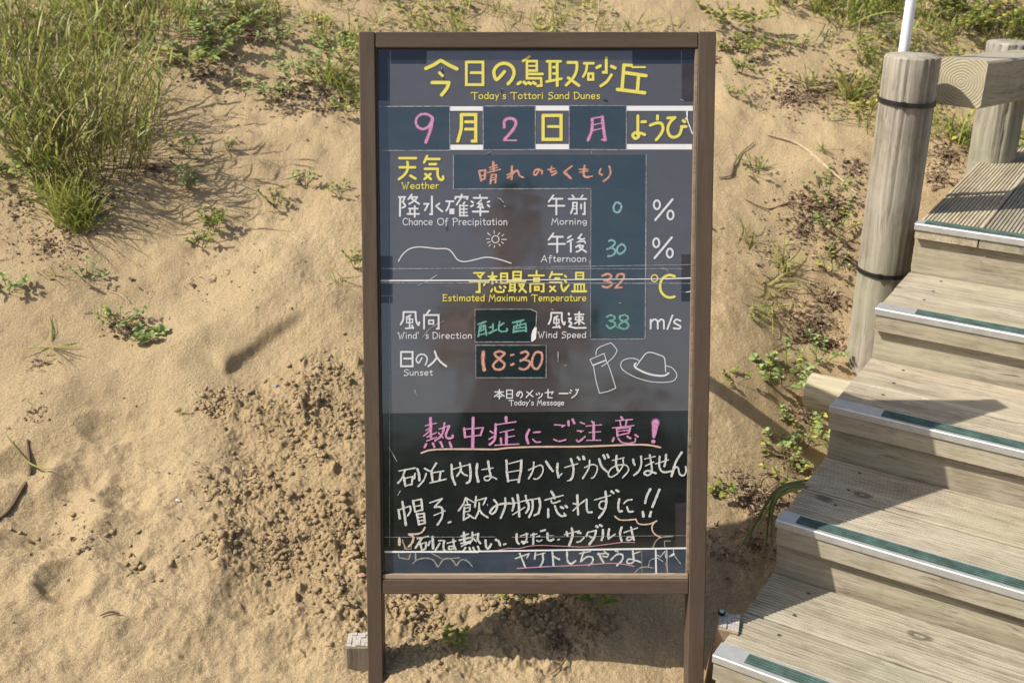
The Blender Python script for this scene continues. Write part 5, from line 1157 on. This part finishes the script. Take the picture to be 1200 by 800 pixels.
# litter, crumbs and clods: nobody could count them
def scatter_region(areas, n, seed):
    r = random.Random(seed); out = []
    tot = sum(a[3] for a in areas)
    for (px, py, rad, wgt) in areas:
        cx, cy = gpt(px, py)
        for _ in range(int(n*wgt/tot)):
            a = r.uniform(0, 6.283); q = rad*abs(r.gauss(0, .55)); out.append((cx+q*math.cos(a), cy+q*math.sin(a)*.8))
    return out
def litter():
    A = [(955, 236, .12, 2.6), (965, 252, .10, 2.6), (940, 266, .10, 1.6), (978, 235, .08, 2), (1000, 200, .1, 1.5), (955, 385, .10, 3), (940, 395, .06, 2), (975, 350, .07, 2), (990,300,.06,1.5), (975,410,.05,1.5),
         (900, 590, .07, 3), (880, 600, .06, 2), (870, 575, .05, 1), (930, 545, .05, 2.5), (945, 490, .05, 1.5), (925, 122, .14, 3), (960, 115, .14, 3), (1000, 100, .15, 2), (1150, 22, .25, 5), (1180, 14, .2, 3), (1110, 190, .1, 2), (1100, 215, .08, 2),
         (860, 60, .2, 1.5), (60, 290, .14, 2), (110, 235, .14, 2), (150, 385, .07, 1.4), (335, 115, .16, 2), (380, 115, .16, 3), (240, 90, .18, 2.5), (300, 45, .15, 2), (20, 60, .3, 4), (30, 240, .15, 2), (180, 200, .12, 1.5), (50, 430, .05, .3), (40, 490, .05, .3),
         (315, 640, .10, .5), (260, 650, .05, .4), (300, 560, .3, .9), (600, 400, .4, .5), (655, 745, .05, 1.0), (100, 650, .25, .5), (250, 330, .3, .5), (900, 300, .25, 1), (850, 645, .10, .8), (885, 640, .05, 1)]
    mb = MB(); r = random.Random(3)
    pts = scatter_region(A, 9500, 8); X = np.array([p[0] for p in pts]); Y = np.array([p[1] for p in pts]); Z = gheight(X, Y)
    for x, y, z in zip(X, Y, Z):
        a = r.uniform(0, 6.283); k = r.random(); mb.tint = r.random()
        sc = 1+.35*max(0, y-2)
        if k < .5:      # crumb
            s = r.uniform(.0012, .0042)*sc; c, sn = math.cos(a)*s, math.sin(a)*s; h = s*r.uniform(.5, 1.2)
            mb.add([(x-c, y-sn, z), (x+sn, y-c, z+.3*h), (x+c, y+sn, z), (x-sn, y+c, z+.2*h), (x, y, z+h)], [(0, 1, 4), (1, 2, 4), (2, 3, 4), (3, 0, 4)], 0 if r.random() < .75 else 1)
        elif k < .92:   # bit of stem
            L = r.uniform(.005, .022)*sc; t = r.uniform(-.3, .5); wd = r.uniform(.0005, .0012)*sc
            dx, dy = math.cos(a)*L, math.sin(a)*L; nx, ny = -math.sin(a)*wd, math.cos(a)*wd; bz = L*.15*r.random()
            mb.add([(x+nx, y+ny, z+.001), (x-nx, y-ny, z+.001), (x+dx*.5-nx, y+dy*.5-ny, z+.003+bz), (x+dx*.5+nx, y+dy*.5+ny, z+.003+bz), (x+dx-nx, y+dy-ny, z+t*L*.4+.002), (x+dx+nx, y+dy+ny, z+t*L*.4+.002), (x, y, z+.0022), (x+dx*.5, y+dy*.5, z+.0045+bz)],
                   [(0, 1, 2, 3), (3, 2, 4, 5), (0, 6, 7, 3), (1, 6, 7, 2)], r.choice((0, 0, 1, 2)))
        else:           # dead curled leaf
            leaf(mb, (x, y, z+.003), a, r.uniform(-.2, .5), r.uniform(.008, .018)*sc, r.uniform(.004, .010)*sc, r.choice((0, 1, 1)), fold=.6)
    o = mb.build('dry_litter', [M['soil'], M['twig'], M['pale_twig']], None); tag(o, 'brown crumbs and bits of dead stem strewn on the sand', 'litter', kind='stuff')
litter()
def clods():
    ico = bmesh.new(); bmesh.ops.create_icosphere(ico, subdivisions=1, radius=1.0); V0 = np.array([v.co[:] for v in ico.verts]); F0 = np.array([[v.index for v in f.verts] for f in ico.faces]); ico.free()
    A = [(px, py, r*1.0, r*r*100) for (px, py, r) in HEAP] + [(250, 480, .06, 1.2), (270, 470, .05, 1.2), (255, 585, .04, 1), (262, 640, .04, 1), (700, 730, .12, .5), (160, 660, .12, .5), (60, 620, .15, .4)]
    pts = scatter_region(A, 11000, 4); X = np.array([p[0] for p in pts]); Y = np.array([p[1] for p in pts]); msk = fbm(X, Y, 11, 2, 171) > -.12; X = X[msk]; Y = Y[msk]
    Z = gheight(X, Y); n = len(X)
    S = .0013 + .0070*rng.random(n)**4.2; VV = []; FF = []
    for i in range(n):
        q = V0*(1+.75*(rng.random((len(V0), 1))-.5)); q = q*np.array([rng.uniform(.8, 1.3), rng.uniform(.8, 1.3), rng.uniform(.55, .95)])
        a = rng.uniform(0, 6.28); c, s = math.cos(a), math.sin(a); q = q @ np.array([[c, s, 0], [-s, c, 0], [0, 0, 1]])
        VV.append(q*S[i] + np.array([X[i], Y[i], Z[i]+S[i]*.1])); FF.append(F0+i*len(V0))
    V = np.concatenate(VV); F = np.concatenate(FF)
    me = bpy.data.meshes.new('sand_clods'); me.vertices.add(len(V)); me.vertices.foreach_set('co', V.ravel().astype(np.float32)); me.loops.add(F.size); me.loops.foreach_set('vertex_index', F.ravel().astype(np.int32))
    me.polygons.add(len(F)); me.polygons.foreach_set('loop_start', np.arange(0, F.size, 3, dtype=np.int32)); me.polygons.foreach_set('loop_total', np.full(len(F), 3, np.int32)); me.update(calc_edges=True)
    at = me.attributes.new('damp', 'FLOAT', 'POINT'); at.data.foreach_set('value', np.full(len(V), .8, np.float32))
    me.materials.append(M['sand']); o = bpy.data.objects.new('sand_clods', me); COL.objects.link(o); tag(o, 'crumbled damp lumps of sand', 'sand lumps', kind='stuff')
clods()
def far_weeds():
    """thin ground cover up the slope, too small and dense to count"""
    r = random.Random(12); mb = MB(); n = 8500; xs_ = np.array([r.uniform(-2.6, 3.2) for _ in range(n)]); ys_ = np.array([r.uniform(2.9, 6.5) for _ in range(n)])
    d = fbm(xs_, ys_, 1.3, 3, 44) + .10*np.clip(ys_-3.6, 0, 1.5) - .06; keep = d > .05 + .25*np.clip(3.4-ys_, 0, .5); xs_, ys_ = xs_[keep], ys_[keep]; zs_ = gheight(xs_, ys_)
    for x, y, z in zip(xs_, ys_, zs_):
        if r.random() < .55:
            for _ in range(r.randint(5, 12)): blade(mb, (x+r.gauss(0, .015), y+r.gauss(0, .015), z-.003), r.uniform(0, 6.28), r.uniform(.03, .12), r.uniform(.003, .005), r.uniform(.2, 1.1), r.uniform(.2, 1.4), 3, r.choice((0, 0, 1)))
        else:
            for _ in range(r.randint(6, 14)): leaf(mb, (x+r.gauss(0, .02), y+r.gauss(0, .02), z+r.uniform(.0, .04)), r.uniform(0, 6.28), r.uniform(0, 1), r.uniform(.012, .024), r.uniform(.008, .014), r.choice((2, 2, 3)))
    o = mb.build('ground_cover', [M['grass'], M['dry_grass'], M['leaf'], M['leaf_yellow']], None); tag(o, 'thin weeds and grass growing up the dune behind', 'ground cover', kind='stuff')
far_weeds()
print('before person', time.time()-T0)
# ------------------------------------------------------------------ the photographer, who shows only as a reflection in the board
def person():
    px_, py_ = .0, -.26; g = gz(px_, py_); e = empty('person', (px_, py_, g))
    tag(e, 'person in dark clothes holding a camera up with both hands, mirrored in the glossy board', 'person')
    def skin(name, V, E, Rr, mat, parent=e, sub=2):
        me = bpy.data.meshes.new(name); me.from_pydata(V, E, []); me.materials.append(mat); o = bpy.data.objects.new(name, me); COL.objects.link(o); o.parent = parent
        md = o.modifiers.new('skin', 'SKIN'); md.use_smooth_shade = True
        for i, rr in enumerate(Rr): me.skin_vertices[0].data[i].radius = rr if hasattr(rr, '__len__') else (rr, rr)
        me.skin_vertices[0].data[0].use_root = True
        s = o.modifiers.new('sub', 'SUBSURF'); s.levels = sub; s.render_levels = sub; return o
    sk = mat_plain('skin', (.42, .26, .18), .5); sh = mat_plain('dark_shirt', (.025, .026, .034), .85); tr = mat_plain('dark_trousers', (.03, .032, .045), .9); hr = mat_plain('black_hair', (.012, .01, .009), .6); bl = mat_plain('camera_body', (.015, .015, .016), .45)
    # body: one continuous surface, arms raised to the camera in front of the face
    V = [(0, 0, .92), (0, 0, 1.12), (0, .0, 1.32), (0, 0, 1.42), (0, .015, 1.47), (0, .03, 1.53), (0, .03, 1.63), (0, .02, 1.69),
         (.17, 0, 1.38), (.26, .06, 1.17), (.13, .15, 1.33), (.075, .165, 1.40), (-.17, 0, 1.38), (-.26, .06, 1.17), (-.13, .15, 1.33), (-.075, .165, 1.40),
         (.09, 0, .86), (.11, .02, .50), (.12, -.01, .09), (.125, .10, .04), (-.09, 0, .86), (-.12, .04, .50), (-.13, 0, .09), (-.135, .11, .04)]
    E = [(0, 1), (1, 2), (2, 3), (3, 4), (4, 5), (5, 6), (6, 7), (3, 8), (8, 9), (9, 10), (10, 11), (3, 12), (12, 13), (13, 14), (14, 15), (0, 16), (16, 17), (17, 18), (18, 19), (0, 20), (20, 21), (21, 22), (22, 23)]
    Rr = [(.15, .10), (.135, .10), (.155, .105), (.10, .075), .052, (.062, .075), (.076, .095), (.06, .075), .055, .043, .030, .026, .055, .043, .030, .026, .078, .056, .042, .03, .078, .056, .042, .03]
    skin('body', V, E, Rr, sk)
    skin('shirt', [V[i] for i in (1, 2, 3, 8, 9, 12, 13, 0)], [(0, 1), (1, 2), (2, 3), (3, 4), (2, 5), (5, 6), (0, 7)], [(.19, .14), (.205, .14), (.13, .10), .085, .07, .085, .07, (.20, .14)], sh)
    skin('trousers', [V[i] for i in (0, 16, 17, 18, 20, 21, 22)], [(0, 1), (1, 2), (2, 3), (0, 4), (4, 5), (5, 6)], [(.175, .12), .11, .09, .075, .11, .09, .075], tr)
    skin('hair', [(0, .0, 1.66), (0, -.01, 1.72), (0, -.03, 1.60)], [(0, 1), (0, 2)], [(.082, .09), (.06, .07), (.07, .05)], hr)
    for s in (-1, 1):
        # fingers curled round the camera body, each its own chain
        for k in range(4):
            z0 = 1.425-.017*k; L = (.9, 1.0, .95, .78)[k]
            skin('finger', [(s*.082, .165, z0), (s*.088, .165+.030*L, z0-.003), (s*.074, .165+.045*L, z0-.005), (s*.055, .165+.046*L, z0-.006)], [(0, 1), (1, 2), (2, 3)], [.010, .009, .0085, .0075], sk, sub=1)
        skin('thumb', [(s*.070, .150, 1.39), (s*.055, .143, 1.415), (s*.038, .146, 1.43)], [(0, 1), (1, 2)], [.012, .010, .009], sk, sub=1)
        m = MB(); m.tube([(s*.030, .122, 1.640), (s*.030, .128, 1.640)], .010, 10); m.build('eye', hr, e)
        m = MB(); m.tube([(s*.083, .03, 1.60), (s*.088, .025, 1.62), (s*.084, .028, 1.65)], [.008, .014, .008], 8); m.build('ear', sk, e, smooth=True)
    m = MB(); m.tube([(0, .115, 1.64), (0, .135, 1.60), (0, .118, 1.592)], [.006, .013, .008], 8); m.build('nose', sk, e, smooth=True)
    m = MB(); m.tube([(-.022, .112, 1.565), (0, .120, 1.563), (.022, .112, 1.565)], [.003, .006, .003], 8); m.build('mouth', mat_plain('lips', (.35, .14, .12), .5), e, smooth=True)
    c = empty('handheld_camera', (px_, py_, g)); tag(c, 'black camera held up in both hands by the person mirrored in the board', 'camera')
    m = MB(); m.box((-.062, .158, 1.362), (.062, .196, 1.445), bev=.005); m.build('camera_body', bl, c)
    m = MB(); m.tube([(0, .196, 1.40), (0, .222, 1.40)], .030, 24); m.build('lens', bl, c)
person()
